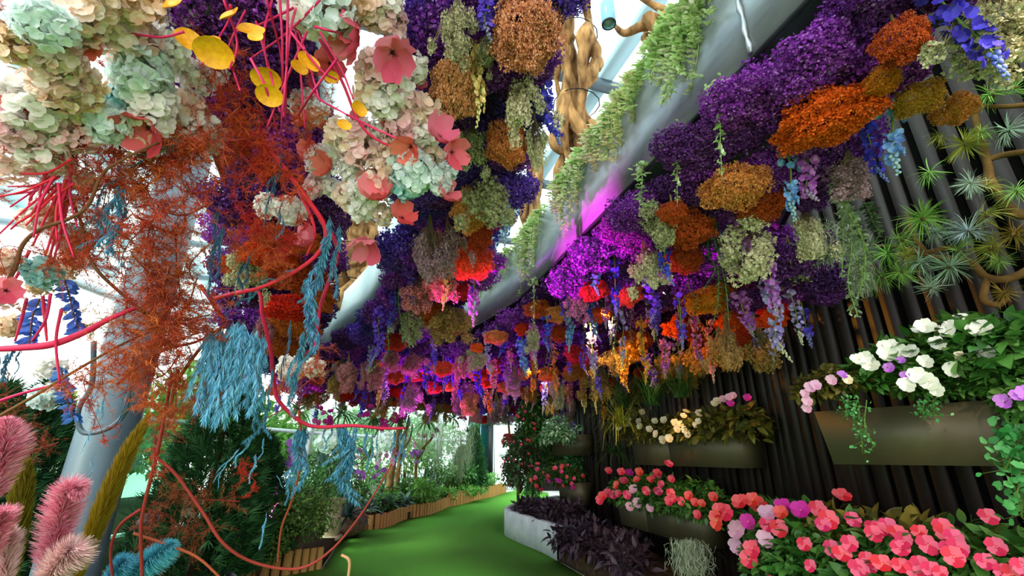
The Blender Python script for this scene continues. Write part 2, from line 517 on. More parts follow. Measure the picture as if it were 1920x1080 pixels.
A_L = [(2.0, -1.2), (1.75, -.4), (1.42, .5), (1.17, 1.32), (.62, 3.2), (0, 5.14), (-.95, 6.85), (-1.79, 7.93)]
A_R = [(2.6, -1.2), (2.4, -.2), (2.15, .7), (1.98, 1.2), (1.70, 1.55), (1.86, 2.4), (2.12, 3.2), (2.42, 4.2), (2.35, 5.1), (1.95, 6.69), (1.7, 7.7)]
B_L = [(-.05, -.6), (-.2, .4), (-.40, 1.3), (-.81, 3.05), (-1.74, 5.29), (-3.1, 7.39)]
B_R = [(.55, -.6), (.42, .4), (.20, 1.3), (-.12, 3.05), (-.80, 5.2), (-1.79, 7.80)]
C_R = [(-.5, .3), (-.72, 1.0), (-.93, 1.64), (-1.40, 3.0), (-2.35, 5.2), (-3.2, 7.0)]
C_L = [(-1.15, .3), (-1.35, 1.0), (-1.55, 1.64), (-2.15, 3.2), (-3.2, 5.2), (-4.2, 7.0)]
def smooth2(pts, n=6): return [tuple(p[:2]) for p in cr([(x, y, 0) for x, y in pts], n)]
polyA = smooth2(A_L) + [(-2.2, 8.5), (-1.5, 9.35), (-.5, 8.85), (.4, 8.25), (1.1, 7.75)] + smooth2(A_R)[::-1]
polyB = smooth2(B_L) + smooth2(B_R)[::-1]
polyC = smooth2(C_R) + smooth2(C_L)[::-1]
D_F = [(-3.3, 7.6), (-2.35, 8.65), (-1.75, 9.8), (-1.0, 10.7), (0, 9.5), (.7, 8.9), (1.45, 8.7)]
D_F = [(-4.2, 7.2), (-3.2, 7.5), (-2.3, 8.6), (-1.75, 9.9), (-1.0, 10.4), (0, 9.6), (.7, 9.0), (1.45, 8.7)]
polyD = smooth2(D_F, 4) + [(1.36, 9.7), (1.5, 11.2), (2.0, 12.9), (1.2, 14.2), (-.5, 14.4), (-2.4, 13.2), (-4.0, 11.2), (-4.6, 9.2)]

def canopy(idx, poly, mside):
    from mathutils.geometry import tessellate_polygon
    n = len(poly)
    tr = tessellate_polygon([[Vector((a, b, 0)) for a, b in poly]])
    mb = MB()
    vv = [(a, b, SOFFIT + FASCIA - .08) for a, b in poly] + [(a, b, SOFFIT + .03) for a, b in poly]
    mb.add(vv, None, [tuple(t) for t in tr], 1)
    mb.add(vv, None, [tuple(k + n for k in t) for t in tr], 0)
    c = struct(obj('ceiling', mb.mesh('canopy_tray', [M_soffit, M_soil])))
    mb = MB(); area = sum(poly[i][0] * poly[(i + 1) % n][1] - poly[(i + 1) % n][0] * poly[i][1] for i in range(n))
    sg = 1 if area > 0 else -1
    outw = []
    for i in range(n):
        d = unit(np.array(poly[(i + 1) % n]) - np.array(poly[i - 1])); outw.append(sg * np.array([d[1], -d[0]]))
    ring = [(0.0, SOFFIT - .0), (0.0, SOFFIT + FASCIA), (-.03, SOFFIT + FASCIA), (-.03, SOFFIT)]
    v = []; q = []
    for i, (x, y) in enumerate(poly):
        for o_, z in ring: v.append((x + outw[i][0] * o_, y + outw[i][1] * o_, z))
    for i in range(n):
        j = (i + 1) % n
        for k in range(4):
            l = (k + 1) % 4; q.append((i * 4 + k, j * 4 + k, j * 4 + l, i * 4 + l))
    mb.add(v, q)
    f = struct(obj(f'trim_{idx}', mb.mesh('fascia', mside)))
    mb = MB()
    pts = [(x + outw[i][0] * .006, y + outw[i][1] * .006, SOFFIT - .01) for i, (x, y) in enumerate(poly)]
    tube(mb, pts + [pts[0]], .016, 4)
    obj('lip', mb.mesh('lip', M_dark_metal), f)
canopy(1, polyA, M_fascia); canopy(2, polyB, M_fascia_light); canopy(3, polyC, M_fascia_light); canopy(4, polyD, M_fascia_light)
# welded seam down the steel fascia nearest the camera
mb = MB(); r = np.random.default_rng(5)
a = Pz(1412, 95, SOFFIT); 
pt = min(polyA, key=lambda p: (p[0] - a[0]) ** 2 + (p[1] - a[1]) ** 2)
pts = [(pt[0] - .012 + .004 * math.sin(i * 1.7), pt[1], SOFFIT + .02 + i * .045) for i in range(16)]
tube(mb, pts, np.array([.011 + .004 * math.sin(i * 2.3) for i in range(16)]), 6)
obj('weld_seam', mb.mesh('weld_seam', M_fascia, smooth=True), bpy.data.objects['trim_1'])

# ------------------------------------------------------------------ dried flowers hung under the canopies
def statice_mesh(seed, nk=32, m=90, lo=.040, hi=.074):
    r = np.random.default_rng(seed); mb = MB()
    cen = sphere_dirs(nk, r, -1, .35) * np.array([.72, .72, .62]) * r.uniform(.55, 1, (nk, 1))
    T = floret(3, .45, .95)
    pos = []; dr = []
    for c in cen:
        rad = r.uniform(.20, .34)
        d = sphere_dirs(m, r); d[:, 2] -= .25; d = unit(d)
        pos.append(c + d * rad * r.uniform(.72, 1.08, (m, 1))); dr.append(unit(d + .5 * r.normal(size=(m, 3))))
    pos = np.concatenate(pos); dr = np.concatenate(dr)
    scatter(mb, T, frames(dr, r), pos, r.uniform(lo, hi, len(pos)))
    return mb.mesh('statice_florets', mat('statice_violet', ['#5a2a96']))
STATICE = [statice_mesh(100 + i) for i in range(5)]
STATICE_FINE = [statice_mesh(120 + i, 42, 165, .026, .050) for i in range(3)]
SM_VIO = mat('statice_bright_violet', ['#561a78', '#7e2ca0', '#9c44b8', '#6a2288', '#c084d4'], .8, .15, .20, .1, .015)
SM_PLUM = mat('statice_plum', ['#3a1450', '#5a2674', '#74408c', '#481a60', '#9462a8'], .85, .1, .22, .1, .015)
SM_LED = mat('statice_led_tint', ['#8a1e9a', '#b432b4', '#ca4ac6', '#9c28a6', '#dc7cda'], .8, .15, .18, .1, .015)  # magenta LED light on purple bunches, put into their petal colour
SM_BLUE = mat('statice_blue_violet', ['#40248a', '#5a36a8', '#6e48bc', '#4a2a94', '#9070cc'], .8, .12, .2, .1, .012)

def puff_mesh(seed, flat=.7):
    r = np.random.default_rng(seed); mb = MB()
    n = 4300
    d = sphere_dirs(n, r, -1, .75)
    lump = 1 + .20 * np.sin(5 * d[:, :1] + seed) * np.sin(4 * d[:, 1:2] + 2) + .13 * np.sin(9 * d[:, 2:3] + 3 * d[:, :1])
    pos = d * lump * (r.uniform(.62, 1.04, (n, 1)) ** .6) * np.array([1, 1, flat])
    T = floret(3, .7, .55)
    scatter(mb, T, frames(unit(d + .55 * r.normal(size=(n, 3))), r), pos, r.uniform(.038, .082, n))
    return mb.mesh('puff_petals', mat('x_tmp', ['#d87030']))
PUFF = [puff_mesh(200 + i, f) for i, f in enumerate((.62, .72, .8, .7))]
PC = {
 'burnt orange': mat('puff_burnt', ['#bc2e08', '#e84814', '#f86428', '#cc380a'], .8, .2, .08),
 'apricot': mat('puff_apricot', ['#c8682c', '#e88a48', '#f6ac70', '#d47838'], .8, .2, .08),
 'peach': mat('puff_peach', ['#b46a3c', '#d88c5c', '#eab088', '#c47848'], .8, .2, .08),
 'rust brown': mat('puff_rust', ['#983410', '#c44c1c', '#d8662c', '#a83e12'], .8, .15, .08),
 'coral red': mat('puff_coral', ['#b8301c', '#e04c30', '#f06a48', '#c83a22'], .8, .2, .08),
 'golden orange': mat('puff_golden', ['#b86410', '#e08a1c', '#f2a838', '#c87414'], .8, .2, .08),
 'ochre': mat('puff_ochre', ['#a8641c', '#c88430', '#dca44c', '#b47024'], .85, .15, .08),
}

def cream_mesh(seed):
    """bunch of dried gypsophila hung upside down: fine stems (part) and beady florets (part); unit length downward"""
    r = np.random.default_rng(seed); st = MB(); fl = MB()
    nb = 20
    ends = np.stack([r.normal(size=nb) * .17, r.normal(size=nb) * .17, -r.uniform(.45, .98, nb)], 1)
    pos = []; dr = []
    for e in ends:
        mid = e * .5 + np.append(r.normal(size=2) * .03, 0); tube(st, [(0, 0, 0), mid * np.array([.5, .5, 1]), e], .006, 3, cap=False)
        m = 95; d = sphere_dirs(m, r)
        rad = r.uniform(.10, .16)
        pos.append(e + d * rad * r.uniform(.4, 1.1, (m, 1)) * np.array([.85, .85, 1.1])); dr.append(unit(d + .7 * r.normal(size=(m, 3))))
        k = 8; ribbons(st, np.repeat(mid[None], k, 0) + r.normal(size=(k, 3)) * .01, e + sphere_dirs(k, r) * rad, np.full(k, .006), r)
    pos = np.concatenate(pos); dr = np.concatenate(dr)
    scatter(fl, floret(4, .5, .8), frames(dr, r), pos, r.uniform(.018, .034, len(pos)))
    m0 = mat('dry_stem', ['#7a6a48', '#948258'], .8, 0)
    return st.mesh('stems', m0), fl.mesh('florets', m0)
CREAM = [cream_mesh(300 + i) for i in range(4)]
CC = {
 'cream': mat('dry_cream', ['#b4a47c', '#d4c6a0', '#e8dec2', '#c0b28a'], .85, .2, .07),
 'sage': mat('dry_sage', ['#8e8a62', '#aca67c', '#c8c29c', '#9a956c'], .85, .2, .07),
 'ochre tan': mat('dry_tan', ['#96733a', '#b8924e', '#d0ae70', '#a5803f'], .85, .2, .07),
 'mauve': mat('dry_mauve', ['#8a6470', '#ae8892', '#c8a6aa', '#986f78'], .85, .2, .07),
 'dusty pink': mat('dry_pink', ['#a8586a', '#cc7c88', '#e0a0a4', '#b46674'], .85, .2, .07),
}

def spike_mesh(seed, n=44, r0=.105, fs=.062, taper=.8):
    """delphinium spike hanging down, unit length: stem, open flowers, buds"""
    r = np.random.default_rng(seed); st = MB(); fl = MB(); bu = MB()
    cv = cr([(0, 0, 0), (r.normal() * .015, r.normal() * .015, -.35), (r.normal() * .03, r.normal() * .03, -.7), (r.normal() * .05, r.normal() * .05, -1)], 6)
    tube(st, cv, [.012, .009, .005], 4)
    t = np.sort(r.uniform(.02, .80, n)); ax = np.stack([np.interp(t, np.linspace(0, 1, len(cv)), cv[:, k]) for k in range(3)], 1)
    a = np.arange(n) * 2.4 + r.normal(size=n) * .3
    out = np.stack([np.cos(a), np.sin(a), -.25 + .2 * r.normal(size=n)], 1); out = unit(out)
    rr = r0 * (1 - taper * t * .62)
    pos = ax + out * rr[:, None] * r.uniform(.55, 1.0, (n, 1))
    scatter(fl, bloom(5, .95, .35, .06, .1), frames(unit(out + .35 * r.normal(size=(n, 3))), r), pos, fs * (1 - .45 * t) * r.uniform(.85, 1.15, n))
    ribbons(st, ax, pos, np.full(n, .004), r)
    m = 16; t = np.linspace(.72, .99, m); ax = np.stack([np.interp(t, np.linspace(0, 1, len(cv)), cv[:, k]) for k in range(3)], 1)
    a = np.arange(m) * 2.4; out = np.stack([np.cos(a), np.sin(a), -.3 * np.ones(m)], 1)
    for p, o_, tt in zip(ax, out, t): ball(bu, p + o_ * .042 * (1.25 - tt), .030 * (1.35 - tt), 6, 0, (1, 1, 1.35))
    m0 = mat('green_stem', ['#5c7a34', '#7a9648'], .7, 0)
    return st.mesh('stem', m0), fl.mesh('florets', m0), bu.mesh('buds', m0)
SPIKE = [spike_mesh(400 + i) for i in range(4)] + [spike_mesh(410 + i, 26, .085, .058) for i in range(2)]
DC = {
 'cobalt blue': (mat('del_cobalt', ['#2a2a9e', '#3b3cc2', '#5558dc', '#3030ac'], .7, .2, .08), mat('bud_cobalt', ['#5a62c8', '#8088d8'], .7, .1)),
 'sky blue': (mat('del_sky', ['#4c78b4', '#6a9ad0', '#8fb8e2', '#5888c0'], .7, .2, .08), mat('bud_sky', ['#7fa4c8', '#a4c0c8'], .7, .1)),
 'violet blue': (mat('del_violet', ['#4a2aa8', '#6240c8', '#7d60dc', '#5432b4'], .7, .2, .08), mat('bud_violet', ['#7a6ab8', '#9a90c8'], .7, .1)),
 'lilac': (mat('del_lilac', ['#8070b4', '#a294cc', '#c4b8dc', '#8e80c0'], .7, .2, .08), mat('bud_lilac', ['#b4b090', '#d0cca8'], .7, .1)),
 'rose pink': (mat('del_rose', ['#b0506c', '#d47890', '#e8a0ac', '#bc5c76'], .7, .2, .08), mat('bud_rose', ['#c0909a', '#d8b4a8'], .7, .1)),
 'cream yellow': (mat('del_cream', ['#c09a48', '#d8b868', '#ecd498', '#c8a452'], .7, .2, .08), mat('bud_cream', ['#b8a860', '#d0c488'], .7, .1)),
 'amber': (mat('del_amber', ['#c06c14', '#e09024', '#f0b048', '#cc7818'], .7, .2, .08), mat('bud_amber', ['#c88a30', '#dca850'], .7, .1)),
 'orchid mauve': (mat('del_orchid', ['#8a3c9c', '#ab5cba', '#c888d0', '#9848a8'], .7, .2, .08), mat('bud_orchid', ['#a080b0', '#b8a0b8'], .7, .1)),
}

def strand_mesh(seed, n=50, w=.5, ls=.068):
    """long hanging strand with paired round leaves, unit length"""
    r = np.random.default_rng(seed); st = MB(); lf = MB()
    cv = cr([(0, 0, 0), (r.normal() * .03, r.normal() * .03, -.33), (r.normal() * .05, r.normal() * .05, -.66), (r.normal() * .07, r.normal() * .07, -1)], 6)
    tube(st, cv, [.006, .004], 4)
    t = np.linspace(.03, .99, n); ax = np.stack([np.interp(t, np.linspace(0, 1, len(cv)), cv[:, k]) for k in range(3)], 1)
    a = np.arange(n) * PI + (np.arange(n) // 2) * 1.2
    out = unit(np.stack([np.cos(a), np.sin(a), -.15 + .3 * r.normal(size=n)], 1))
    scatter(lf, blade(w, .25, .15, 3, .5, .3), frames(out, r, np.array([0, 0, -1.0])), ax, ls * r.uniform(.7, 1.2, n) * (1.1 - .4 * t))
    m0 = mat('green_stem', ['#5c7a34'])
    return st.mesh('stem', m0), lf.mesh('leaves', m0)
STRAND = [strand_mesh(500 + i) for i in range(3)]
LC = {'dark green': mat('strand_dark', ['#1f3324', '#30482e', '#6a7a60', '#28402a'], .5, .1, .1, .35),
      'silver green': mat('strand_silver', ['#5c6a50', '#8a9878', '#b4bca0', '#68785a'], .6, .1, .1, .3),
      'golden': mat('strand_golden', ['#b07818', '#d89a2c', '#e8b850', '#c08420'], .6, .2, .1, .3)}

def moss_mesh(seed, n=420):
    r = np.random.default_rng(seed); mb = MB()
    for k in range(3):
        a = np.stack([r.normal(size=n) * .12, r.normal(size=n) * .12, -r.uniform(0, .75, n)], 1)
        b = a + np.stack([r.normal(size=n) * .05, r.normal(size=n) * .05, -r.uniform(.06, .3, n)], 1)
        ribbons(mb, a, b, np.full(n, .008), r, 0, (a + b) / 2 + r.normal(size=(n, 3)) * .025)
    return mb.mesh('moss', mat('moss_grey', ['#828e70', '#a4ae90', '#c0c8ac', '#909c7c'], .9, .15, .1))
MOSS = [moss_mesh(600 + i) for i in range(3)]

# ---- builders for one hanging thing each
def vio(loc, s, m, rz, label, group, order=None, how='from the camera', k=None):
    o = obj('hanging_statice', STATICE_FINE[int(rng.integers(3))] if fwd(np.array(loc)) < 3.4 else STATICE[int(rng.integers(5)) if k is None else k], None, loc, (rng.normal() * .15, rng.normal() * .15, rz), (s, s, s * rng.uniform(.7, 1)), m)
    tag(o, label, 'dried flower', group, order, how); return o

def h_puff(loc, w, h, col, where, rz=None, tilt=0.0):
    me = PUFF[int(rng.integers(len(PUFF)))]
    rt = root('hanging_hydrangea', loc, (tilt, rng.normal() * .12, rng.uniform(0, 6.28) if rz is None else rz))
    obj('petals', me, rt, (0, 0, 0), None, (w / 2, w / 2, h / 2 / .7), PC[col])
    st = MB(); tube(st, [(0, 0, h * .2), (.01, 0, h * .5 + .06)], .006, 4)
    obj('stem', st.mesh('stem', mat('dry_stem', ['#7a6a48'])), rt)
    nm = 'round' if h < w * .9 else 'tall'
    tag(rt, f'{col} {nm} hydrangea head {where}', 'dried flower', 'hydrangea heads under the canopies', fwd(loc)); return rt

def h_cream(loc, L, W, col, where):
    a, b = CREAM[int(rng.integers(len(CREAM)))]
    rt = root('hanging_dried_bunch', loc, (rng.normal() * .06, rng.normal() * .06, rng.uniform(0, 6.28)), (W / .62, W / .62, L))
    obj('stems', a, rt); obj('florets', b, rt, m=CC[col])
    tag(rt, f'{col} dried bunch {where}', 'dried flower', 'dried flower bunches under the canopies', fwd(loc)); return rt

def h_spike(loc, L, W, col, where, k=None):
    a, b, c = SPIKE[int(rng.integers(len(SPIKE))) if k is None else k]
    f, bd = DC[col]
    s = max(.55 * L, min(1.5 * L, W / .26))
    rt = root('hanging_delphinium', loc, (rng.normal() * .05, rng.normal() * .05, rng.uniform(0, 6.28)), (s, s, L))
    obj('stem', a, rt); obj('florets', b, rt, m=f); obj('buds', c, rt, m=bd)
    tag(rt, f'{col} delphinium spike {where}', 'flower spike', 'delphinium spikes under the canopies', fwd(loc)); return rt

def h_strand(loc, L, col, where, s=None):
    a, b = STRAND[int(rng.integers(len(STRAND)))]
    s = s or L
    rt = root('hanging_leaf_strand', loc, (rng.normal() * .08, rng.normal() * .08, rng.uniform(0, 6.28)), (s, s, L))
    obj('stem', a, rt); obj('leaves', b, rt, m=LC[col])
    tag(rt, f'{col} leafy strand {where}', 'trailing plant', 'leafy strands under the canopies', fwd(loc)); return rt

def wall_x(y): return float(np.interp(y, [p[1] for p in WALL], [p[0] for p in WALL]))
TAKEN = []
def put(u, v, z, inside=None):
    """point at a pixel on a level, brought down until it clears the slatted wall"""
    for k in range(40):
        p = Pz(u, v, z)
        if p[0] < wall_x(p[1]) - .22 and p[1] < 14: break
        z -= .04
    return p

SIDE = {'A': 'under the right canopy', 'B': 'under the middle canopy', 'C': 'under the left canopy', 'D': 'under the far canopy'}
def stretch(p, c):
    x, y = p[0], p[1]
    if c in 'A':
        ed = min(math.hypot(x - a, y - b) for a, b in polyA[:44]); wl = wall_x(y) - x
        w = 'along the steel fascia' if ed < .55 else ('by the slatted wall' if wl < .75 else 'in mid canopy')
        near = 'near end' if y < 3.2 else ('middle part' if y < 5.6 else 'far part')
        return f'{w}, {near}'
    return SIDE[c]

# hand-placed hydrangea heads: canopy, pixel centre, pixel size, colour
for c, u, v, w, h, col in [
 ('A', 1550, 222, 165, 88, 'burnt orange'), ('A', 1376, 352, 108, 74, 'apricot'), ('A', 1428, 384, 74, 54, 'rust brown'), ('A', 1288, 432, 88, 62, 'rust brown'),
 ('A', 1262, 400, 50, 40, 'rust brown'), ('A', 1282, 488, 66, 44, 'rust brown'), ('A', 1112, 545, 52, 36, 'coral red'), ('A', 1178, 552, 44, 46, 'coral red'),
 ('A', 1374, 608, 56, 44, 'burnt orange'), ('A', 1450, 580, 50, 36, 'burnt orange'), ('A', 1278, 614, 60, 44, 'rust brown'), ('A', 1044, 588, 36, 32, 'apricot'),
 ('A', 1122, 590, 42, 28, 'burnt orange'), ('A', 980, 617, 26, 24, 'burnt orange'), ('A', 1046, 622, 34, 40, 'rust brown'), ('A', 930, 632, 40, 28, 'apricot'),
 ('A', 1090, 690, 50, 34, 'golden orange'), ('A', 1172, 664, 56, 40, 'golden orange'), ('A', 1330, 560, 80, 48, 'golden orange'), ('A', 1190, 640, 60, 44, 'coral red'),
 ('A', 1090, 664, 60, 36, 'coral red'), ('A', 895, 652, 22, 18, 'burnt orange'), ('A', 1315, 640, 48, 40, 'rust brown'), ('A', 1030, 700, 36, 28, 'golden orange'),
 ('A', 1240, 700, 50, 36, 'ochre'), ('A', 1360, 660, 70, 44, 'ochre'), ('A', 1690, 80, 80, 80, 'rust brown'), ('A', 1722, 185, 76, 50, 'ochre'), ('A', 1655, 152, 54, 40, 'golden orange'),
 ('A', 1790, 205, 64, 50, 'ochre'),
 ('B', 856, 162, 88, 128, 'peach'), ('B', 986, 62, 118, 138, 'peach'), ('B', 952, 268, 70, 96, 'apricot'), ('B', 880, 490, 78, 66, 'coral red'), ('B', 868, 546, 34, 34, 'coral red'),  # larger coral head: red-pink LED light is put into its colour
 ('B', 838, 600, 60, 60, 'ochre'), ('B', 900, 440, 44, 60, 'rust brown'), ('B', 742, 640, 44, 40, 'rust brown'), ('B', 806, 585, 44, 44, 'rust brown'), ('B', 880, 395, 60, 80, 'apricot'),
 ('C', 505, 478, 92, 44, 'burnt orange'), ('C', 560, 520, 100, 60, 'rust brown'), ('C', 545, 575, 90, 44, 'burnt orange'), ('C', 556, 612, 84, 40, 'rust brown'), ('C', 510, 440, 70, 40, 'rust brown'),
 ('C', 572, 455, 60, 44, 'coral red'), ('C', 600, 560, 50, 60, 'rust brown'), ('C', 530, 650, 60, 40, 'rust brown'),
 ('D', 785, 707, 26, 18, 'coral red'), ('D', 830, 690, 32, 34, 'coral red'), ('D', 882, 745, 26, 16, 'burnt orange'), ('D', 742, 708, 28, 22, 'rust brown'), ('D', 846, 762, 30, 26, 'apricot'),
 ('D', 782, 760, 30, 20, 'ochre'), ('D', 900, 785, 34, 16, 'burnt orange'), ('D', 690, 745, 24, 22, 'coral red'), ('D', 640, 742, 26, 22, 'coral red'), ('D', 960, 764, 26, 18, 'rust brown'),
 ('D', 700, 705, 30, 24, 'apricot'), ('D', 745, 735, 26, 20, 'burnt orange'), ('D', 815, 730, 24, 18, 'coral red'), ('D', 915, 720, 26, 18, 'burnt orange'), ('D', 600, 745, 30, 24, 'apricot')]:
    z = {'A': 2.70, 'B': 2.70, 'C': 2.58, 'D': 2.50}[c]
    if c == 'A' and v > 650: z = 2.5
    p = put(u, v, z); d = fwd(p); k = d / F
    h_puff(p, w * k, h * k, col, stretch(p, c)); TAKEN.append((p[0], p[1], w * k * .5))

# hand-placed dried bunches: canopy, u, v top, v bottom, width
for c, u, v0, v1, w, col in [
 ('A', 1388, 395, 515, 84, 'cream'), ('A', 1205, 440, 545, 60, 'cream'), ('A', 1842, -30, 108, 130, 'sage'), ('A', 1905, -10, 100, 90, 'sage'), ('A', 1585, 270, 370, 74, 'mauve'), ('A', 1345, 610, 680, 60, 'ochre tan'),
 ('A', 1420, 600, 690, 60, 'ochre tan'), ('A', 1245, 645, 700, 40, 'ochre tan'), ('A', 1130, 670, 745, 44, 'ochre tan'), ('A', 1190, 690, 760, 40, 'ochre tan'), ('A', 1300, 630, 700, 50, 'ochre tan'), ('A', 1150, 640, 700, 40, 'ochre tan'),
 ('A', 1475, 440, 520, 60, 'sage'), ('A', 1080, 530, 600, 34, 'mauve'), ('A', 895, 650, 690, 30, 'sage'), ('A', 1000, 600, 660, 30, 'sage'), ('A', 1500, 380, 480, 50, 'cream'),
 ('B', 857, -10, 100, 56, 'sage'), ('B', 962, 120, 240, 60, 'cream'), ('B', 888, 225, 320, 56, 'sage'), ('B', 915, 310, 432, 84, 'sage'), ('B', 806, 395, 520, 50, 'mauve'), ('B', 838, 400, 500, 40, 'mauve'),
 ('B', 852, 560, 640, 70, 'ochre tan'), ('B', 790, 505, 580, 50, 'dusty pink'), ('B', 830, 480, 560, 50, 'dusty pink'), ('B', 735, 640, 700, 36, 'dusty pink'), ('B', 770, 650, 700, 40, 'dusty pink'), ('B', 780, 560, 640, 44, 'sage'), ('B', 915, 60, 130, 40, 'sage'),
 ('B', 1000, 200, 300, 36, 'cream'),
 ('D', 655, 660, 730, 34, 'dusty pink'), ('D', 700, 660, 730, 34, 'dusty pink'), ('D', 630, 690, 745, 30, 'ochre tan'), ('D', 770, 700, 770, 34, 'mauve'), ('D', 930, 730, 790, 30, 'mauve'), ('D', 860, 720, 780, 30, 'mauve'),
 ('D', 720, 720, 780, 30, 'ochre tan'), ('D', 580, 720, 770, 36, 'ochre tan'), ('D', 810, 740, 790, 30, 'ochre tan'), ('D', 1000, 740, 790, 30, 'ochre tan')]:
    z = {'A': 2.84, 'B': 2.86, 'C': 2.7, 'D': 2.7}[c]
    if c == 'A' and v0 > 590: z = 2.6
    p = put(u, v0, z); d = fwd(p)
    L = max(.12, p[2] - zat(p[1], v1))
    h_cream(p, L * 1.03, w * d / F, col, stretch(p, c)); TAKEN.append((p[0], p[1], .08))

# hand-placed delphinium spikes: canopy, u, v top, v bottom, width, colour
for c, u, v0, v1, w, col in [
 ('A', 1240, 415, 535, 30, 'cobalt blue'), ('A', 1152, 480, 590, 30, 'cobalt blue'), ('A', 1655, 165, 320, 60, 'sky blue'), ('A', 1745, -20, 175, 62, 'cobalt blue'), ('A', 1470, 262, 410, 44, 'sky blue'),
 ('A', 1342, 430, 520, 30, 'sky blue'), ('A', 1068, 560, 660, 24, 'sky blue'), ('A', 1092, 545, 610, 26, 'cobalt blue'), ('A', 1486, 510, 650, 38, 'cobalt blue'), ('A', 1414, 590, 695, 32, 'lilac'), ('A', 1268, 630, 725, 26, 'lilac'),
 ('A', 1325, 600, 720, 26, 'rose pink'), ('A', 1200, 600, 720, 26, 'amber'), ('A', 1162, 670, 755, 22, 'lilac'), ('A', 1024, 590, 660, 24, 'cobalt blue'), ('A', 980, 630, 705, 26, 'sky blue'), ('A', 1108, 560, 640, 20, 'sky blue'),
 ('A', 1000, 610, 680, 22, 'orchid mauve'), ('A', 1150, 560, 650, 22, 'lilac'), ('A', 1500, 265, 390, 46, 'orchid mauve'), ('A', 1540, 290, 360, 40, 'orchid mauve'), ('A', 1375, 385, 480, 36, 'orchid mauve'), ('A', 1620, 230, 340, 36, 'cobalt blue'),
 ('A', 1300, 590, 690, 22, 'orchid mauve'), ('A', 1065, 690, 770, 18, 'rose pink'), ('A', 1095, 700, 775, 18, 'cream yellow'), ('A', 1025, 690, 760, 18, 'violet blue'), ('A', 1225, 650, 740, 22, 'violet blue'), ('A', 1435, 600, 680, 26, 'lilac'),
 ('A', 1230, 550, 630, 24, 'violet blue'), ('A', 1265, 540, 620, 26, 'orchid mauve'), ('A', 1215, 560, 640, 20, 'lilac'),
 ('B', 898, 60, 235, 34, 'cream yellow'), ('B', 918, -20, 70, 50, 'violet blue'), ('B', 1020, 150, 270, 40, 'cobalt blue'), ('B', 945, 340, 470, 26, 'sky blue'), ('B', 930, 420, 480, 20, 'cobalt blue'), ('B', 772, 490, 570, 22, 'violet blue'), ('B', 760, 570, 640, 30, 'sky blue'),
 ('B', 1010, 60, 140, 40, 'violet blue'), ('B', 838, 470, 590, 20, 'cream yellow'), ('B', 820, 560, 640, 22, 'violet blue'), ('B', 890, 500, 570, 20, 'violet blue'), ('B', 715, 610, 690, 20, 'violet blue'),
 ('D', 678, 690, 750, 16, 'violet blue'), ('D', 715, 690, 770, 14, 'cream yellow'), ('D', 722, 700, 760, 14, 'lilac'), ('D', 748, 715, 770, 14, 'rose pink'), ('D', 800, 670, 740, 18, 'violet blue'), ('D', 842, 670, 740, 18, 'violet blue'), ('D', 893, 680, 750, 20, 'cobalt blue'), ('D', 925, 660, 740, 20, 'rose pink'),
 ('D', 860, 690, 760, 14, 'rose pink'), ('D', 950, 700, 770, 18, 'violet blue'), ('D', 970, 690, 760, 18, 'lilac'), ('D', 1005, 700, 770, 16, 'rose pink'), ('D', 762, 690, 760, 14, 'violet blue'), ('D', 640, 690, 760, 16, 'rose pink'), ('D', 905, 720, 790, 16, 'violet blue'), ('D', 880, 720, 790, 14, 'rose pink')]:
    z = {'A': 2.86, 'B': 2.9, 'C': 2.8, 'D': 2.75}[c]
    if c == 'A' and v0 > 580: z = 2.66
    p = put(u, v0, z); d = fwd(p)
    L = max(.15, p[2] - zat(p[1], v1))
    h_spike(p, L, w * d / F, col, stretch(p, c)); TAKEN.append((p[0], p[1], .06))

# leafy strands
for c, u, v0, v1, col in [('A', 1555, 330, 520, 'silver green'), ('A', 1582, 380, 590, 'silver green'), ('A', 1330, 410, 560, 'dark green'), ('A', 1345, 440, 600, 'dark green'), ('A', 1290, 500, 610, 'dark green'),
 ('A', 1180, 560, 640, 'silver green'), ('A', 1160, 570, 660, 'silver green'), ('A', 1090, 570, 650, 'dark green'), ('A', 1030, 620, 700, 'dark green'), ('A', 1300, 540, 640, 'golden'), ('A', 1345, 540, 650, 'golden'), ('A', 1200, 590, 700, 'golden'),
 ('A', 1040, 640, 720, 'golden'), ('A', 1230, 560, 660, 'dark green'), ('A', 1390, 520, 640, 'dark green'), ('A', 1355, 560, 640, 'golden'), ('A', 1270, 640, 720, 'golden'), ('B', 842, 430, 560, 'dark green'), ('B', 740, 590, 700, 'silver green'), ('B', 750, 520, 650, 'dark green'),
 ('B', 815, 620, 660, 'silver green'), ('D', 730, 690, 770, 'silver green'), ('D', 780, 720, 790, 'dark green'), ('A', 1640, 400, 450, 'silver green')]:
    p = put(u, v0, 2.86 if v0 < 580 else 2.66)
    L = max(.2, p[2] - zat(p[1], v1)); h_strand(p, L, col, stretch(p, c), s=max(L, .62))

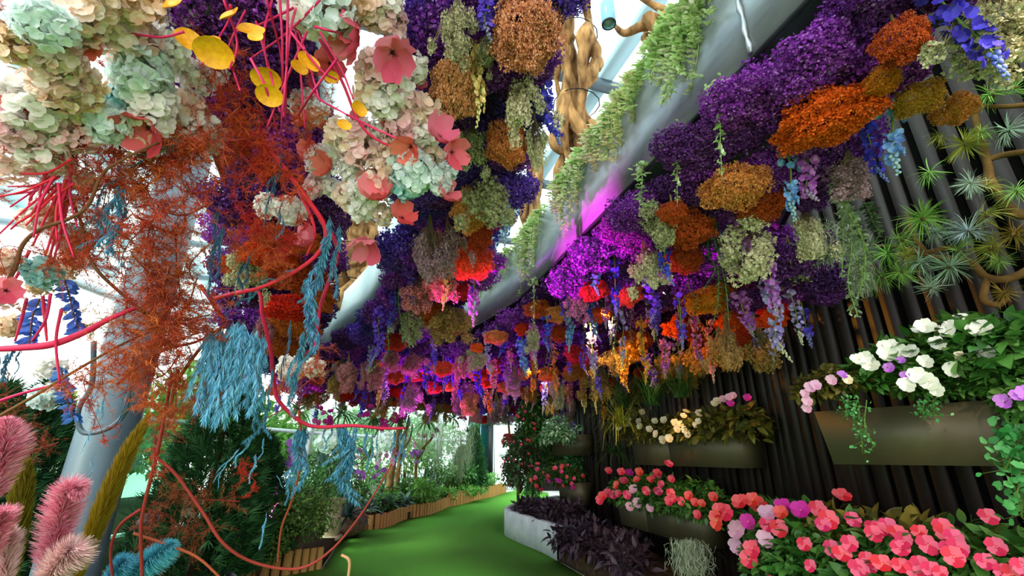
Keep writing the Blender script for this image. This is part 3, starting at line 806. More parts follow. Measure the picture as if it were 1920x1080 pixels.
# ---- fill: purple statice everywhere under the canopies, mixed flowers below it
def poisson(poly, sp_, r, grow=0.0, cond=None):
    xs = [p[0] for p in poly]; ys = [p[1] for p in poly]; out = []
    for k in range(9000):
        x = r.uniform(min(xs), max(xs)); y = r.uniform(min(ys), max(ys))
        s = sp_ + grow * max(0, y)
        if not inpoly(x, y, poly) or (cond and not cond(x, y)): continue
        if all((x - a) ** 2 + (y - b) ** 2 > s * s for a, b in out): out.append((x, y))
    return out
r = np.random.default_rng(21)
nst = 0
def inview(x, y, z, mg=150):
    p = np.array([x, y, z])
    if fwd(p) < .25: return False
    u, v = proj(p); return -mg < u < 1920 + mg and -mg - 80 < v < 1080
for c, poly, s0, g in (('A', polyA, .27, .016), ('B', polyB, .25, .016), ('C', polyC, .32, .015), ('D', polyD, .46, .012)):
    for x, y in poisson(poly, s0, r, g):
        if not inview(x, y, 2.95): continue
        s = (s0 + g * max(0, y)) * r.uniform(.66, .84)
        f = r.random()
        m = {'A': SM_VIO if f < .72 else SM_PLUM, 'B': SM_BLUE if f < .55 else (SM_VIO if f < .8 else SM_PLUM), 'C': SM_PLUM if f < .6 else SM_VIO, 'D': SM_VIO if f < .45 else (SM_LED if f < .85 else SM_PLUM)}[c]
        if c == 'A' and .4 < (x - float(np.interp(y, [p[1] for p in A_L], [p[0] for p in A_L]))) * 0 + f and 2.6 < y < 4.6 and x < 1.0 and r.random() < .55: m = SM_LED  # LED-tinted bunches where the magenta wash falls on the canopy
        kind = {id(SM_VIO): 'bright violet', id(SM_PLUM): 'dark plum', id(SM_BLUE): 'blue violet', id(SM_LED): 'LED tinted magenta'}[id(m)]
        z = SOFFIT - s * .5 - r.uniform(0, .08)
        vio((x, y, z), s, m, r.uniform(0, 6.28), f'{kind} statice bunch packed {SIDE[c]}', f'statice bunches {SIDE[c]}'); nst += 1
def edge_row(c, pts, side, sp_, mats, lo=.2):
    global nst
    q = np.array([(x, y, 0) for x, y in pts]); L = np.concatenate([[0], np.cumsum(np.linalg.norm(np.diff(q, axis=0), axis=1))]); t = 0.0
    while t < L[-1]:
        p = np.array([np.interp(t, L, q[:, k]) for k in range(3)]); p2 = np.array([np.interp(t + .05, L, q[:, k]) for k in range(3)]) if t + .05 < L[-1] else p + (q[-1] - q[-2])
        d = unit(p2 - p); nn = np.array([-d[1], d[0], 0]) * side
        s = sp_ * r.uniform(.62, .85); p = p + nn * (s * .72)
        if p[1] > lo and inview(p[0], p[1], 2.95):
            m, kd = mats[int(r.integers(len(mats)))]
            vio((p[0], p[1], SOFFIT - s * .5 + .01), s, m, r.uniform(0, 6.28), f'{kd} statice bunch packed {SIDE[c]}', f'statice bunches {SIDE[c]}'); nst += 1
        t += sp_ * .75 * (1 + .06 * max(0, p[1]))
edge_row('A', polyA[:44], -1, .30, [(SM_VIO, 'bright violet'), (SM_VIO, 'bright violet'), (SM_PLUM, 'dark plum')])
edge_row('B', smooth2(B_L), -1, .28, [(SM_BLUE, 'blue violet'), (SM_VIO, 'bright violet')])
edge_row('B', smooth2(B_R), 1, .26, [(SM_BLUE, 'blue violet'), (SM_PLUM, 'dark plum')])
edge_row('C', smooth2(C_R), 1, .30, [(SM_PLUM, 'dark plum'), (SM_VIO, 'bright violet')])
# stems hold every bunch to the tray; mixed fill hangs lower the farther it is from the edge
def edge_dist(x, y, pts): return min(math.hypot(x - a, y - b) for a, b in pts)
nf = 0
for c, poly, s0, g, prob in (('A', polyA, .22, .012, .95), ('B', polyB, .24, .02, .55), ('C', polyC, .3, .02, .5), ('D', polyD, .40, .01, 1.0)):
    for x, y in poisson(poly, s0, r, g):
        if r.random() > prob or not inview(x, y, 2.7, 60): continue
        if y < (2.2 if c == 'A' else 2.6): continue
        if any((x - a) ** 2 + (y - b) ** 2 < max(.12, q) ** 2 for a, b, q in TAKEN): continue
        ed = edge_dist(x, y, polyA[:44]) if c == 'A' else .4
        drop = r.uniform(.12, .2) + (min(.42, max(0, ed - .35) * .5) if c == 'A' else (.35 if c == 'D' else .05))
        zt = SOFFIT - drop; where = stretch((x, y), c); f = r.random()
        warm = c == 'A' and ed > .75
        p = np.array([x, y, zt])
        pu, pv = proj(p)
        if pu > 1480 or (pu > 1300 and pv < 380): continue
        if f < .46:
            cols = ['amber', 'cream yellow', 'rose pink', 'lilac', 'violet blue', 'orchid mauve'] if warm else ['cobalt blue', 'sky blue', 'violet blue', 'lilac', 'orchid mauve', 'rose pink', 'violet blue']
            h_spike(p, r.uniform(.34, .62), r.uniform(.10, .16), cols[int(r.integers(len(cols)))], where)
        elif f < .66:
            cols = ['burnt orange', 'golden orange', 'ochre', 'rust brown', 'coral red'] if warm else ['burnt orange', 'coral red', 'apricot', 'rust brown']
            w = r.uniform(.18, .28); h_puff(p - (0, 0, .08), w, w * r.uniform(.6, .9), cols[int(r.integers(len(cols)))], where)
        elif f < .86:
            cols = ['ochre tan', 'cream', 'ochre tan', 'sage'] if warm else ['mauve', 'sage', 'dusty pink', 'cream']
            h_cream(p, r.uniform(.3, .5), r.uniform(.16, .26), cols[int(r.integers(len(cols)))], where)
        else:
            h_strand(p, r.uniform(.35, .6), ['dark green', 'silver green', 'golden'][int(r.integers(3 if warm else 2))], where, s=.6)
        nf += 1
print('statice', nst, 'fill', nf)

for u, v, s, m, kd in [(1490, 470, .26, SM_PLUM, 'dark plum'), (1530, 500, .26, SM_PLUM, 'dark plum'), (1455, 505, .24, SM_PLUM, 'dark plum'), (1500, 530, .22, SM_VIO, 'bright violet'), (1550, 540, .2, SM_PLUM, 'dark plum'), (1400, 560, .2, SM_PLUM, 'dark plum')]:
    p = put(u, v, 2.62); vio(p, s, m, 1.0, f'{kd} statice bunch low by the wall below the moss', 'low statice bunches by the wall', fwd(p))
for u, v0, v1, col in [(1562, 340, 470, 'silver green'), (1574, 370, 540, 'silver green'), (1592, 400, 600, 'silver green'), (1605, 430, 570, 'silver green'), (1620, 380, 440, 'dark green')]:
    p = put(u, v0, 2.7); L = max(.25, p[2] - zat(p[1], v1)); h_strand(p, L, col, stretch(p, 'A'), s=max(L, .8))
# grey moss tufts
for u, v0, v1, w, lb in [(1530, 425, 500, 80, 'grey green moss tuft beside the purple statice near the slatted wall'), (1600, 470, 560, 40, 'small grey moss tuft beside the leafy strands near the slatted wall')]:
    p = put(u, v0, 2.72); L = max(.2, p[2] - zat(p[1], v1))
    o = obj('hanging_moss', MOSS[int(rng.integers(3))], None, p, (0, 0, rng.uniform(0, 6)), (w * fwd(p) / F / .5, w * fwd(p) / F / .5, L)); tag(o, lb, 'moss')

# ---- light green vines trailing over the fascias from the trays above
def vine_mesh(seed, n=105):
    r = np.random.default_rng(seed); st = MB(); lf = MB()
    cv = cr([(0, 0, 0), (.02 * r.normal(), .03, -.1), (r.normal() * .05, .05, -.4), (r.normal() * .08, .05, -.7), (r.normal() * .10, .05, -1)], 5)
    cv[:, 1] = abs(cv[:, 1])
    tube(st, cv, [.005, .003], 3)
    t = np.sort(r.uniform(0, 1, n) ** 1.15); ax = np.stack([np.interp(t, np.linspace(0, 1, len(cv)), cv[:, k]) for k in range(3)], 1)
    out = unit(r.normal(size=(n, 3)) * np.array([1, .8, .5]) + np.array([0, .35, -.15]))
    scatter(lf, blade(.44, .25, .15, 4, .48, .2), frames(out, r, np.array([0, 0, -1.0])), ax + r.normal(size=(n, 3)) * np.array([.05, .03, .02]) * (1.1 - t[:, None]), r.uniform(.046, .082, n) * (1.15 - .5 * t))
    m0 = mat('vine_green', ['#88a858', '#b0c87c', '#d0deA4', '#9cb868', '#eaf0d0'], .6, .3, .1, .25)
    return st.mesh('stem', mat('vine_stem', ['#8ca060', '#a4b478'])), lf.mesh('leaves', m0)
VINE = [vine_mesh(700 + i) for i in range(6)]
def edge_at(u, poly, z):
    best = None
    for i in range(len(poly) - 1):
        a = np.array(poly[i] + (z,)); b = np.array(poly[i + 1] + (z,))
        if fwd(a) < .2 or fwd(b) < .2: continue
        ua, ub = proj(a)[0], proj(b)[0]
        if (ua - u) * (ub - u) <= 0 and ua != ub:
            t = (u - ua) / (ub - ua); p = a + t * (b - a)
            d = unit((b - a)[:2]); best = (p, d); break
    return best
r = np.random.default_rng(33)
edA = polyA[:44]
for lo, hi, n, l0, l1, lb in [(1232, 1330, 36, .22, .62, 'in the long vine cluster nearest the camera'), (1112, 1212, 28, .2, .5, 'in the second vine cluster along the fascia'), (1046, 1098, 18, .25, .66, 'in the third cluster along the fascia'),
                       (975, 1020, 15, .3, .85, 'in the fourth cluster along the fascia'), (918, 962, 10, .2, .5, 'in the fifth cluster along the fascia'), (890, 916, 7, .3, .6, 'in the small far cluster on the fascia')]:
    for k in range(n):
        u = lo + (hi - lo) * (k + r.uniform(.1, .9)) / n
        e = edge_at(u, edA, SOFFIT + FASCIA)
        if e is None: continue
        p, d = e; outn = np.array([-d[1], d[0], 0])
        L = (l0 + (l1 - l0) * math.sin(PI * (k + .5) / n) ** .7) * r.uniform(.6, 1.12); a, b = VINE[int(r.integers(6))]
        back = r.choice([0, 0, .06, .12])
        rt = root('trailing_vine', p + outn * (.015 - back) + (0, 0, .03 + back * .9), (0, 0, math.atan2(outn[1], outn[0]) - PI / 2 + r.normal() * .3), (max(.55, L), 1.0, L))
        obj('stem', a, rt); obj('leaves', b, rt)
        tag(rt, f'pale green vine {lb}', 'trailing plant', 'vines trailing over the steel fascia', k, 'from its far end')
for u, v0, v1 in [(1357, 195, 330), (1280, 275, 380), (1010, 560, 700), (1215, 200, 400)]:
    e = edge_at(u, edA, SOFFIT + .02)
    p, d = e; outn = np.array([-d[1], d[0], 0]); p = p + outn * .03
    L = max(.2, p[2] - zat(p[1], v1)); a, b = VINE[int(r.integers(6))]
    rt = root('trailing_vine', p, (0, 0, math.atan2(outn[1], outn[0]) - PI / 2), (.5, .6, L)); obj('stem', a, rt); obj('leaves', b, rt)
    tag(rt, 'single pale vine hanging past the lower edge of the steel fascia', 'trailing plant', 'loose vines below the fascia', fwd(p))

# ---- twisted driftwood trunks standing on the canopies
M_drift = surf('driftwood', '#5a3c22', '#b88a56', 7, .75, stretch=(2, 2, .5), bump=.5, spec=.15, bscale=16)
M_wire = surf('black_wire', '#101012', '#1c1c20', 5, .4)
def driftwood(base, top, rad, seed, label, strands=6, branches=()):
    r = np.random.default_rng(seed); mb = MB(); base = np.array(base, float); top = np.array(top, float); n = 26
    ax = base + (top - base) * np.linspace(0, 1, n)[:, None]
    for k in range(strands):
        ph = 2 * PI * k / strands + r.normal() * .3; tw = r.uniform(2.0, 4.2) * (1 if k % 3 else -1); t = np.linspace(0, 1, n)
        rr = rad * (.62 + .34 * np.sin(t * r.uniform(6, 14) + r.uniform(0, 6)))
        p = ax + np.stack([rr * np.cos(ph + tw * t + .5 * np.sin(9 * t + k)), rr * np.sin(ph + tw * t + .4 * np.cos(7 * t + k)), np.zeros(n)], 1)
        w = rad * ((.34 if strands < 8 else .20) + .10 * np.sin(t * r.uniform(9, 20) + r.uniform(0, 6)) + .05 * r.normal(size=n))
        tube(mb, cr(p, 3), w, 8)
    for bs in branches: tube(mb, cr([np.array(q) for q in bs], 5), [rad * .42, rad * .3, rad * .12], 7)
    for k in range(6):
        t = r.uniform(.1, .95); p = base + (top - base) * t; a = r.uniform(0, 6.28); o_ = np.array([math.cos(a), math.sin(a), 0])
        tube(mb, cr([p + o_ * rad * .6, p + o_ * rad * 1.15 + (0, 0, .05), p + o_ * rad * 1.2 + (0, 0, .22), p + o_ * rad * .9 + (0, 0, .3)], 4), [rad * .22, rad * .2, rad * .1], 6)
    rt = root('twisted_driftwood', base)
    me = mb.mesh('wood', M_drift, smooth=True); me.transform(Matrix.Translation(-Vector(base)))
    obj('wood', me, rt)
    wm = MB()
    for t in (.22, .5, .74):
        p = (top - base) * t; ring = [p + np.array([math.cos(a) * rad * 1.02, math.sin(a) * rad * 1.02, .06 * rad * math.sin(2 * a)]) for a in np.linspace(0, 2 * PI, 14)]
        tube(wm, ring, .009, 4)
    obj('binding_wire', wm.mesh('binding_wire', M_wire), rt)
    tag(rt, label, 'driftwood')
zt = SOFFIT + FASCIA
def up(u, v, d): return P(u, v, d)
b = P(1082, 410, 6.0); b[2] = zt - .1
driftwood(b, P(1075, -60, 6.6), .31, 1, 'thick twisted driftwood trunk rising beyond the steel fascia beside the hanging vines', 10)
b = P(1232, 240, 4.6); b[2] = zt - .1
t_ = P(1225, 45, 5.2)
driftwood(b, t_, .17, 2, 'driftwood branch with forked arms rising behind the vines under the downlight', 5,
          [(t_, P(1200, 50, 5.2), P(1170, 62, 5.2), P(1150, 45, 5.2)), (t_, P(1265, 30, 5.2), P(1230, 12, 5.3), P(1190, -10, 5.3)), (t_, P(1250, 60, 5.1), P(1262, 48, 5), P(1290, 30, 5))])
b = P(1000, 440, 8.6); b[2] = zt - .1
driftwood(b, P(1000, 270, 9), .20, 3, 'slim driftwood trunk farther back left of the thick twisted trunk', 5)
b = P(665, 560, 7.5); b[2] = zt - .2
driftwood(b, P(668, 360, 8), .33, 4, 'twisted driftwood trunk seen through the gap between left and middle canopies', 6)
b = P(585, 560, 9); b[2] = zt - .2
driftwood(b, P(590, 420, 9.5), .22, 5, 'small driftwood trunk deep in the gap beside the left canopy', 5)
# downlight on its cord
p = P(1140, 28, 3.6)
rt = root('hanging_downlight', p)
mb = MB(); n = 20
def lathe(mb, prof, n=24, mi=0):
    v = []; q = []
    for (rr, z) in prof:
        for j in range(n): a = 2 * PI * j / n; v.append((rr * math.cos(a), rr * math.sin(a), z))
    for i in range(len(prof) - 1):
        for j in range(n):
            a = i * n + j; b = i * n + (j + 1) % n; q.append((a, b, b + n, a + n))
    mb.add(v, q, None, mi)
lathe(mb, [(.0, .12), (.052, .12), (.056, .11), (.056, -.10), (.050, -.105), (.044, -.10), (.040, -.07), (0, -.07)])
obj('housing', mb.mesh('housing', surf('lamp_blue', '#5f98ac', '#7fb4c4', 3, .35, spec=.5)), rt)
mb = MB(); lathe(mb, [(.040, -.068), (.03, -.085), (0, -.09)]); obj('lens', mb.mesh('lens', surf('lamp_lens', '#6f7478', '#a2a6a8', 6, .3)), rt)
mb = MB(); lathe(mb, [(.044, -.101), (.051, -.108), (.057, -.101), (.0575, -.094)]); obj('bezel', mb.mesh('bezel', M_dark_metal), rt)
mb = MB(); tube(mb, [(0, 0, .12), (0, 0, 7.3 - p[2])], .006, 5); obj('cord', mb.mesh('cord', M_dark_metal), rt)
tag(rt, 'pale blue cylindrical downlight hanging against the white sky between the canopies', 'lamp')

# ------------------------------------------------------------------ planters on the slatted wall and what grows in them
M_plant_box = surf('planter_bronze', '#453f2c', '#5a5338', 3, .5, metallic=.25, stretch=(1, 1, .6), spec=.4)
L_imp = mat('leaf_impatiens', ['#26501a', '#3a6c26', '#568838', '#30601e', '#74a04c'], .45, .12, .1, .4)
L_imp_y = mat('leaf_bronze', ['#4a4a1c', '#6a6426', '#8a7c30', '#54501e', '#36481c'], .5, .15, .1, .35)
L_fresh = mat('leaf_fresh', ['#2c7a2c', '#46984a', '#7cbc74', '#358a38'], .45, .15, .1, .4)
L_plum = mat('leaf_plum', ['#2a1c26', '#3c2836', '#54404c', '#2e2230', '#44343a'], .5, .05, .1, .35)
PB = {'coral pink': mat('imp_coral', ['#c8103c', '#f03862', '#ff7c98', '#e0204c'], .6, .2, .06), 'coral red': mat('imp_red', ['#c8142c', '#ee3646', '#fc7078'], .6, .2, .06),
      'white': mat('imp_white', ['#b8bca4', '#dcdecc', '#f4f4ea'], .6, .2, .04), 'cream': mat('imp_cream', ['#c4b084', '#e4d0a8', '#f4e8d0'], .6, .2, .05),
      'pale pink': mat('imp_pale', ['#d890b4', '#e8a8c8', '#f0bcd4'], .6, .2, .06), 'magenta': mat('imp_magenta', ['#c01888', '#d82a9c', '#e040ac'], .6, .2, .06),
      'violet': mat('imp_violet', ['#9a48b8', '#b464cc', '#c47ed8'], .6, .2, .06)}
YEYE = mat('flower_eye', ['#e8c850', '#f0d870'], .6)
def imp_flower(seed):
    r = np.random.default_rng(seed); mb = MB()
    T = bloom(5, 1.0, .16, .07, .10); mb.add(T[0] + r.normal(size=T[0].shape) * .012, T[1], None, 0)
    ball(mb, (0, 0, .05), .06, 6, 1)
    return mb.mesh('petals', [PB['white'], YEYE], smooth=True)
IMPF = [imp_flower(40 + i) for i in range(3)]
for m_ in IMPF: pass

def dome_leaves(mb, n, rx, ry, rz, T, size, r, lo=-.15, droop=.5, mi=0, jit=.55):
    d = sphere_dirs(n, r, lo, 1)
    pos = d * np.array([rx, ry, rz]) * (r.uniform(.45, 1.0, (n, 1)) ** .5)
    ld = unit(d * np.array([1, 1, .45]) + jit * r.normal(size=(n, 3)) + np.array([0, 0, .1]))
    scatter(mb, T, frames(ld, r, np.array([0, 0, -1.0]) + .35 * r.normal(size=(n, 3))), pos, size * r.uniform(.6, 1.25, n), mi)
def imp_foliage(seed, n=260, size=.36):
    r = np.random.default_rng(seed); mb = MB()
    dome_leaves(mb, n, .95, .95, .9, blade(.52, .35, .18, 4, .42, .1), size, r, -.3)
    dome_leaves(mb, n // 3, .8, .8, .6, blade(.45, .35, .18, 4, .42, .1), size * .9, r, -.9)
    return mb.mesh('foliage', L_imp)
IMPL = [imp_foliage(50 + i, 240, .44) for i in range(4)] + [imp_foliage(60 + i, 420, .24) for i in range(2)]

def impatiens(loc, rx, ry, rz, label, group, order, leaf=None, cols=('coral pink',), nfl=0, fsize=.05, seed=0, small=False, how='from the camera', name='impatiens_plant'):
    r = np.random.default_rng(seed + 900)
    rt = root(name, loc)
    obj('foliage', IMPL[int(r.integers(4)) if not small else 4 + int(r.integers(2))], rt, (0, 0, 0), (0, 0, r.uniform(0, 6.28)), (rx, ry, rz), leaf or L_imp)
    tocam = unit(np.array([-loc[0], -loc[1], .4]))
    k = 0; used = []
    while k < nfl and len(used) < 400:
        used.append(1)
        d = unit(r.normal(size=3) + tocam * 1.1 + np.array([0, 0, .5]))
        if d[2] < -.25 or d @ tocam < .05: continue
        p = d * np.array([rx, ry, rz]) * r.uniform(.92, 1.12)
        add_flower(rt, p, unit(d + tocam * .6 + .3 * r.normal(size=3)), fsize * r.uniform(.8, 1.15), cols[int(r.integers(len(cols)))], r)
        k += 1
    tag(rt, label, 'flowering plant', group, order, how)
    return rt
def add_flower(rt, p, d, s, col, r, label=None):
    q = Vector(d).to_track_quat('Z', 'Y').to_euler()
    o = obj('flower', IMPF[int(r.integers(3))], rt, p, q, s, [PB[col], YEYE])
    return o

def planter(label, pA, pB, z0, h, depth, seam=None, taper=.04):
    """metal trough fixed to the wall: pA, pB are the plan ends of its front face (far, near)"""
    pA = np.array(pA[:2]); pB = np.array(pB[:2]); L = np.linalg.norm(pB - pA); d = (pB - pA) / L; nn = np.array([-d[1], d[0]])
    if nn @ np.array([1, 0]) < 0: nn = -nn
    M = np.eye(4); M[:2, 0] = d; M[:2, 1] = nn; M[:3, 3] = (pA[0], pA[1], z0)
    def bx(mb, x0, x1):
        t = .012; T = taper
        o_ = [(x0 + T * (x0 == 0), T * .6, 0), (x1 - T * (x1 == L), T * .6, 0), (x1 - T * (x1 == L), depth, 0), (x0 + T * (x0 == 0), depth, 0)]
        up_ = [(x0, 0, h), (x1, 0, h), (x1, depth, h), (x0, depth, h)]
        inn = [(x0 + t, t, h), (x1 - t, t, h), (x1 - t, depth - t, h), (x0 + t, depth - t, h)]
        low = [(a, b, h - .05) for a, b, _ in inn]
        v = np.array(o_ + up_ + inn + low) @ M[:3, :3].T + M[:3, 3]
        q = [(3, 2, 1, 0)] + [(i, (i + 1) % 4, (i + 1) % 4 + 4, i + 4) for i in range(4)] + [(i + 4, (i + 1) % 4 + 4, (i + 1) % 4 + 8, i + 8) for i in range(4)] + [(i + 8, (i + 1) % 4 + 8, (i + 1) % 4 + 12, i + 12) for i in range(4)]
        mb.add(v, q, None, 0); mb.add(v[12:], [(0, 1, 2, 3)], None, 1)
    cuts = [0.0] + ([seam * L - .004, seam * L + .004] if seam else []) + [L]
    outs = []
    for i in range(0, len(cuts), 2):
        mb = MB(); bx(mb, cuts[i], cuts[i + 1])
        o = obj('wall_planter', mb.mesh('trough', [M_plant_box, M_soil]))
        lb = label if not seam else label + (', the farther of its pair' if i == 0 else ', the nearer of its pair')
        tag(o, lb, 'planter', 'bronze planters on the slatted wall'); outs.append(o)
    return M, L

zP = 1.24
r = np.random.default_rng(8)
# upper row
a1 = P(1187, 878, 6.2); b1 = P(1390, 890, 4.3)
M1, L1 = planter('long bronze wall planter under the cream impatiens', a1, b1, zP, .35, .33, .43)
a0 = P(1548, 871, 2.96); b0 = P(1892, 869, 2.33)
M0, L0 = planter('big bronze wall planter holding white impatiens, nearest the camera', a0, b0, 1.30, .33, .30)
a2 = P(1033, 853, 8.75); b2 = P(1090, 853, 8.1)
M2, L2 = planter('small bronze wall planter under the white speckled green plant at the far bend', a2, b2, 1.36, .36, .42)
# lower row
a3 = (1.5, 7.18); b3 = (1.98, 5.28)
M3, L3 = planter('long bronze wall planter of the lower row under red impatiens', a3, b3, .45, .35, .33, .40)
a4 = P(1047, 940, 8.5); b4 = P(1091, 948, 7.95)
M4, L4 = planter('small bronze wall planter of the lower row at the far bend', a4, b4, .52, .38, .30)
a5 = (2.02, 4.35); b5 = (2.55, 2.05)
M5, L5 = planter('long bronze wall planter of the lower row nearest the camera under pink impatiens', a5, b5, .38, .33, .36)

def along(M, x, y, z): return (M @ np.array([x, y, z, 1]))[:3]
# pink impatiens, nearest lower planter: foliage plants and blooms at their places
near = []
for k, x in enumerate(np.linspace(.12, L5 - .1, 9)):
    for row in (0, 1, 2):
        p = along(M5, x + .1 * row, (.05, .15, -.08)[row], (.34, .37, .17)[row])
        rt = impatiens(p, .24, .22, .25 + .03 * (row == 1), 'coral impatiens plant ' + ('at the front edge', 'along the back', 'hanging low')[row] + ' of the nearest lower planter', 'pink impatiens in the nearest lower planter', fwd(p), nfl=0, seed=20 + 3 * k + row, leaf=L_imp_y if row == 1 and k in (2, 3, 4) else None)
        near.append((rt, p))
BL = [(1556, 975, 'c'), (1545, 985, 'c'), (1440, 985, 'c'), (1462, 992, 'c'), (1510, 1022, 'c'), (1595, 1020, 'c'), (1580, 1040, 'c'), (1562, 1030, 'c'), (1600, 975, 'c'), (1535, 955, 'c'), (1650, 995, 'c'), (1668, 990, 'c'), (1685, 1000, 'c'), (1640, 1002, 'c'),
      (1697, 1015, 'c'), (1690, 1030, 'c'), (1725, 998, 'c'), (1740, 1022, 'c'), (1775, 1000, 'c'), (1790, 1008, 'c'), (1770, 990, 'c'), (1780, 1030, 'c'), (1800, 1028, 'c'), (1790, 1045, 'c'), (1855, 970, 'c'), (1870, 1026, 'c'), (1850, 1055, 'c'),
      (1628, 1050, 'c'), (1625, 1065, 'c'), (1612, 1068, 'c'), (1655, 1058, 'c'), (1690, 1062, 'c'), (1730, 1062, 'c'), (1748, 1070, 'c'), (1720, 1072, 'c'), (1880, 1072, 'c'), (1900, 1078, 'c'), (1765, 1075, 'c'), (1920, 1065, 'c'),
      (1403, 978, 'm'), (1470, 950, 'm'), (1502, 957, 'm'), (1383, 995, 'p'), (1381, 1024, 'p'), (1440, 963, 'p'), (1436, 1010, 'p'), (1360, 962, 'r'), (1348, 958, 'r'), (1388, 942, 'r'), (1412, 938, 'r'), (1422, 948, 'r'), (1345, 976, 'r'), (1410, 1030, 'r'), (1405, 1050, 'r'), (1580, 930, 'r'), (1465, 962, 'r')]
CODE = {'c': 'coral pink', 'm': 'magenta', 'p': 'pale pink', 'r': 'coral red'}
def ell_hit(o_, d, c, rad):
    m = (o_ - c) / rad; n = d / rad
    A = n @ n; B = 2 * m @ n; Cc = m @ m - 1; D = B * B - 4 * A * Cc
    return None if D < 0 else (-B - math.sqrt(D)) / (2 * A)
C0 = np.array([0, 0, H])
def pin_blooms(BL, plants, rad, size, code=CODE, dd=1.0):
    """each bloom sits on the first plant its sight line meets, facing outward"""
    for u, v, c in BL:
        d = P(u, v, 1.0) - C0; best = None
        for rt, p in plants:
            t = ell_hit(C0, d, p, np.array(rad) * 1.05)
            if t and (best is None or t < best[0]): best = (t, rt, p)
        if best is None:
            t, rt, p = min(((float((p - C0) @ d / (d @ d)), rt, p) for rt, p in plants), key=lambda q: np.linalg.norm(C0 + d * q[0] - q[2]))
            t *= .96
        else: t, rt, p = best
        q = C0 + d * (t - .012); nd = unit(unit(q - p) * .9 - unit(d) * 1.0 + np.array([0, 0, .25]) + .3 * r.normal(size=3))
        add_flower(rt, q - p, nd, size * t * r.uniform(.85, 1.15) * (.62 if size == .0185 and c in 'pvk' else 1), code[c], r)
pin_blooms(BL, near, (.24, .22, .26), .0205)
for k in range(26):   # the rest of the row, partly outside the picture
    rt, p = near[int(r.integers(len(near)))]; d = unit(r.normal(size=3) + np.array([-.5, -.4, .8])); add_flower(rt, d * np.array([.24, .22, .26]), d, .045, 'coral pink', r)

# red impatiens of the lower middle planter
mid = []
for k, x in enumerate(np.linspace(.05, L3 + .12, 9)):
    p = along(M3, x, .05 + .05 * (k % 2), .36 + .05 * (k % 2))
    mid.append((impatiens(p, .24, .24, .27, 'red impatiens plant in the long lower planter', 'red impatiens in the long lower planter', fwd(p), seed=60 + k, small=k % 2 == 0), p))
BL2 = [(1165, 885, 'r'), (1141, 883, 'r'), (1180, 887, 'm'), (1199, 885, 'r'), (1233, 887, 'r'), (1170, 902, 'r'), (1195, 900, 'r'), (1156, 910, 'r'), (1220, 900, 'r'), (1232, 896, 'c'), (1240, 908, 'c'), (1259, 898, 'r'), (1188, 918, 'p'), (1212, 920, 'c'), (1235, 922, 'c'),
       (1130, 930, 'r'), (1140, 925, 'r'), (1150, 928, 'c'), (1160, 926, 'r'), (1176, 928, 'c'), (1258, 925, 'c'), (1255, 940, 'r'), (1264, 936, 'r'), (1278, 940, 'c'), (1292, 930, 'r'), (1303, 942, 'r'), (1316, 944, 'r'), (1308, 965, 'r'), (1196, 943, 'p'), (1219, 952, 'p'), (1181, 950, 'p'), (1338, 932, 'r'), (1125, 938, 'r'), (1254, 870, 'c')]
pin_blooms(BL2, mid, (.24, .24, .27), .0105)
# cream and white impatiens of the upper middle planter, bronze leaves at its near end
up = []
for k, x in enumerate(np.linspace(.05, L1 + .05, 8)):
    p = along(M1, x, .06 + .04 * (k % 2), .36); ye = k > 4
    up.append((impatiens(p, .23, .23, .24, ('bronze leaved' if ye else 'cream flowered') + ' impatiens plant in the long upper planter', 'cream impatiens in the long upper planter', fwd(p), leaf=L_imp_y, seed=80 + k, small=not ye), p))
BL3 = [(1178, 788, 'w'), (1177, 795, 'w'), (1161, 802, 'w'), (1204, 773, 'w'), (1198, 790, 'w'), (1200, 800, 'w'), (1218, 805, 'k'), (1245, 788, 'k'), (1230, 814, 'k'), (1288, 772, 'k'), (1282, 780, 'w'), (1266, 793, 'w'), (1276, 795, 'w'), (1270, 805, 'w'), (1284, 806, 'w'), (1290, 815, 'k'), (1310, 790, 'w'), (1305, 797, 'w'), (1312, 775, 'k'),
       (1345, 752, 'k'), (1356, 748, 'p'), (1368, 745, 'p'), (1375, 742, 'p'), (1370, 757, 'm'), (1402, 746, 'm'), (1340, 757, 'k'), (1255, 822, 'k'), (1243, 825, 'k'), (1228, 790, 'w')]
pin_blooms(BL3, up, (.23, .23, .24), .0090, dict(CODE, w='cream', k='cream'))
